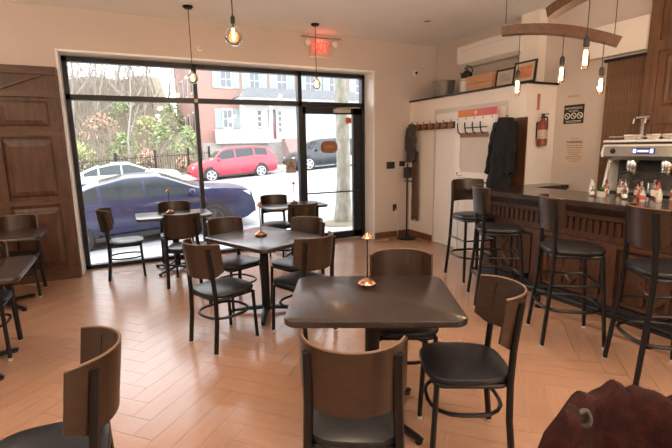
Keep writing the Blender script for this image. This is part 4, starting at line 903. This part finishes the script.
def shrub(x, y, w, h, m, seed, label, nleaf=420):
    rn = random.Random(seed); r = empty('shrub', (x, y, hill(x, y)-.05)); tag(r, label, 'shrub', 'shrubs at the foot of the hillside')
    mb = MB(); st = MB()
    for k in range(nleaf):
        a, e, q = rn.uniform(0, 6.28), rn.uniform(0, 1.5), rn.uniform(.5, 1)**.6
        p = Vector((math.cos(a)*math.cos(e)*w/2*q, math.sin(a)*math.cos(e)*w/2*q, math.sin(e)*h*q+.08)); s1 = Vector((rn.gauss(0, 1), rn.gauss(0, 1), rn.gauss(0, 1))).normalized(); s2 = s1.cross(Vector((rn.gauss(0, 1), rn.gauss(0, 1), rn.gauss(0, 1)))).normalized(); z_ = rn.uniform(.07, .15)
        mb.add([p-s1*z_, p+s2*z_*.5, p+s1*z_, p-s2*z_*.5], [(0, 1, 2, 3)])
    for k in range(7):
        a = rn.uniform(0, 6.28); st.tube([(0, 0, 0), (math.cos(a)*w*.2, math.sin(a)*w*.2, h*.45), (math.cos(a)*w*.38, math.sin(a)*w*.38, h*.8)], [.03, .02, .008], 4)
    o = mb.build('foliage', m, r, False); o['kind'] = 'stuff'; st.build('stems', TW, r, False)
SG1 = mat('olive_leaves', (.22, .27, .12), .8, var=.3, scale=3); SG2 = mat('dry_leaves', (.42, .29, .20), .85, var=.25, scale=3); SG3 = mat('yellow_green_leaves', (.34, .36, .16), .8, var=.3, scale=3)
for i, (x, y, w, h, m, lab) in enumerate([(-2.2, 28.6, 1.9, 1.7, SG3, 'yellow green shrub at far left of hillside'), (.1, 29.0, 2.1, 1.6, SG1, 'olive shrub left of centre on hillside'), (1.2, 27.9, 1.3, 1.1, SG2, 'dry brown shrub low on hillside'),
        (2.3, 30.0, 2.3, 2.2, SG1, 'large olive shrub in the middle of hillside'), (3.7, 28.6, 1.7, 2.2, SG1, 'dense olive shrub nearest the brick house'), (1.6, 32.6, 2.6, 1.7, SG3, 'yellow green shrub higher up on hillside'),
        (-1.2, 32.4, 2.8, 1.8, SG2, 'broad dry brown shrub higher up on hillside'), (3.4, 34, 2.0, 2.0, SG1, 'olive shrub beside the house side wall'), (-2.9, 30.6, 1.7, 1.5, SG1, 'olive shrub partly cut by the window edge'), (3.3, 27.55, 1.1, .9, SG2, 'small reddish dry shrub beside the red crossover'),
        (.4, 36.0, 2.6, 1.6, SG1, 'small olive shrub highest on hillside')]): shrub(x, y, w, h, m, 40+i, lab)
# ---- iron fence at the foot of the hill
fx0, fx1, fy = -4.5, 4.6, 26.75
fn = empty('iron_fence', (0, fy, 0)); tag(fn, 'thin black iron fence along the foot of the hillside', 'fence')
zf = lambda x: hill(x, fy)
pk = MB()
for k in range(int((fx1-fx0)/.13)):
    x = fx0+k*.13; pk.box((x-.009, -.009, zf(x)), (x+.009, .009, zf(x)+1.25))
o = pk.build('pickets', BLK, fn, False); o['kind'] = 'stuff'
for dz in (.15, 1.12): MB().tube([(x, 0, zf(x)+dz) for x in lin(fx0, fx1, 12)], .018, 5).build('rail', BLK, fn)
for x in (-4.5, -2.4, -.4, 1.6, 3.4, 4.6): MB().box((x-.06, -.06, zf(x)-.1), (x+.06, .06, zf(x)+1.5)).build('post', BLK, fn, False)

# ---- tangled undergrowth on the slope: nobody could count these stems
ug = MB(); ru = random.Random(77)
for k in range(5200):
    y = ru.uniform(27.4, 48); x = ru.uniform(-.14, .15)*y
    if x > HX-2.2: continue
    z = hill(x, y); h = ru.uniform(.5, 1.9)*(1 if y < 36 else 1.6); w_ = .010+.012*ru.random(); lx, ly = ru.gauss(0, .35)*h, ru.gauss(0, .35)*h
    ug.add([(x-w_, y, z-.05), (x+w_, y, z-.05), (x+lx*.5+w_*.7, y+ly*.5, z+h*.6), (x+lx*.5-w_*.7, y+ly*.5, z+h*.6), (x+lx, y+ly, z+h)], [(0, 1, 2, 3), (3, 2, 4)])
o = ug.build('undergrowth', mat('dry_stem', (.20, .165, .125), .9, var=.35, scale=2), None, False); tag(o, 'tangled dry undergrowth covering the hillside', 'undergrowth', kind='stuff')
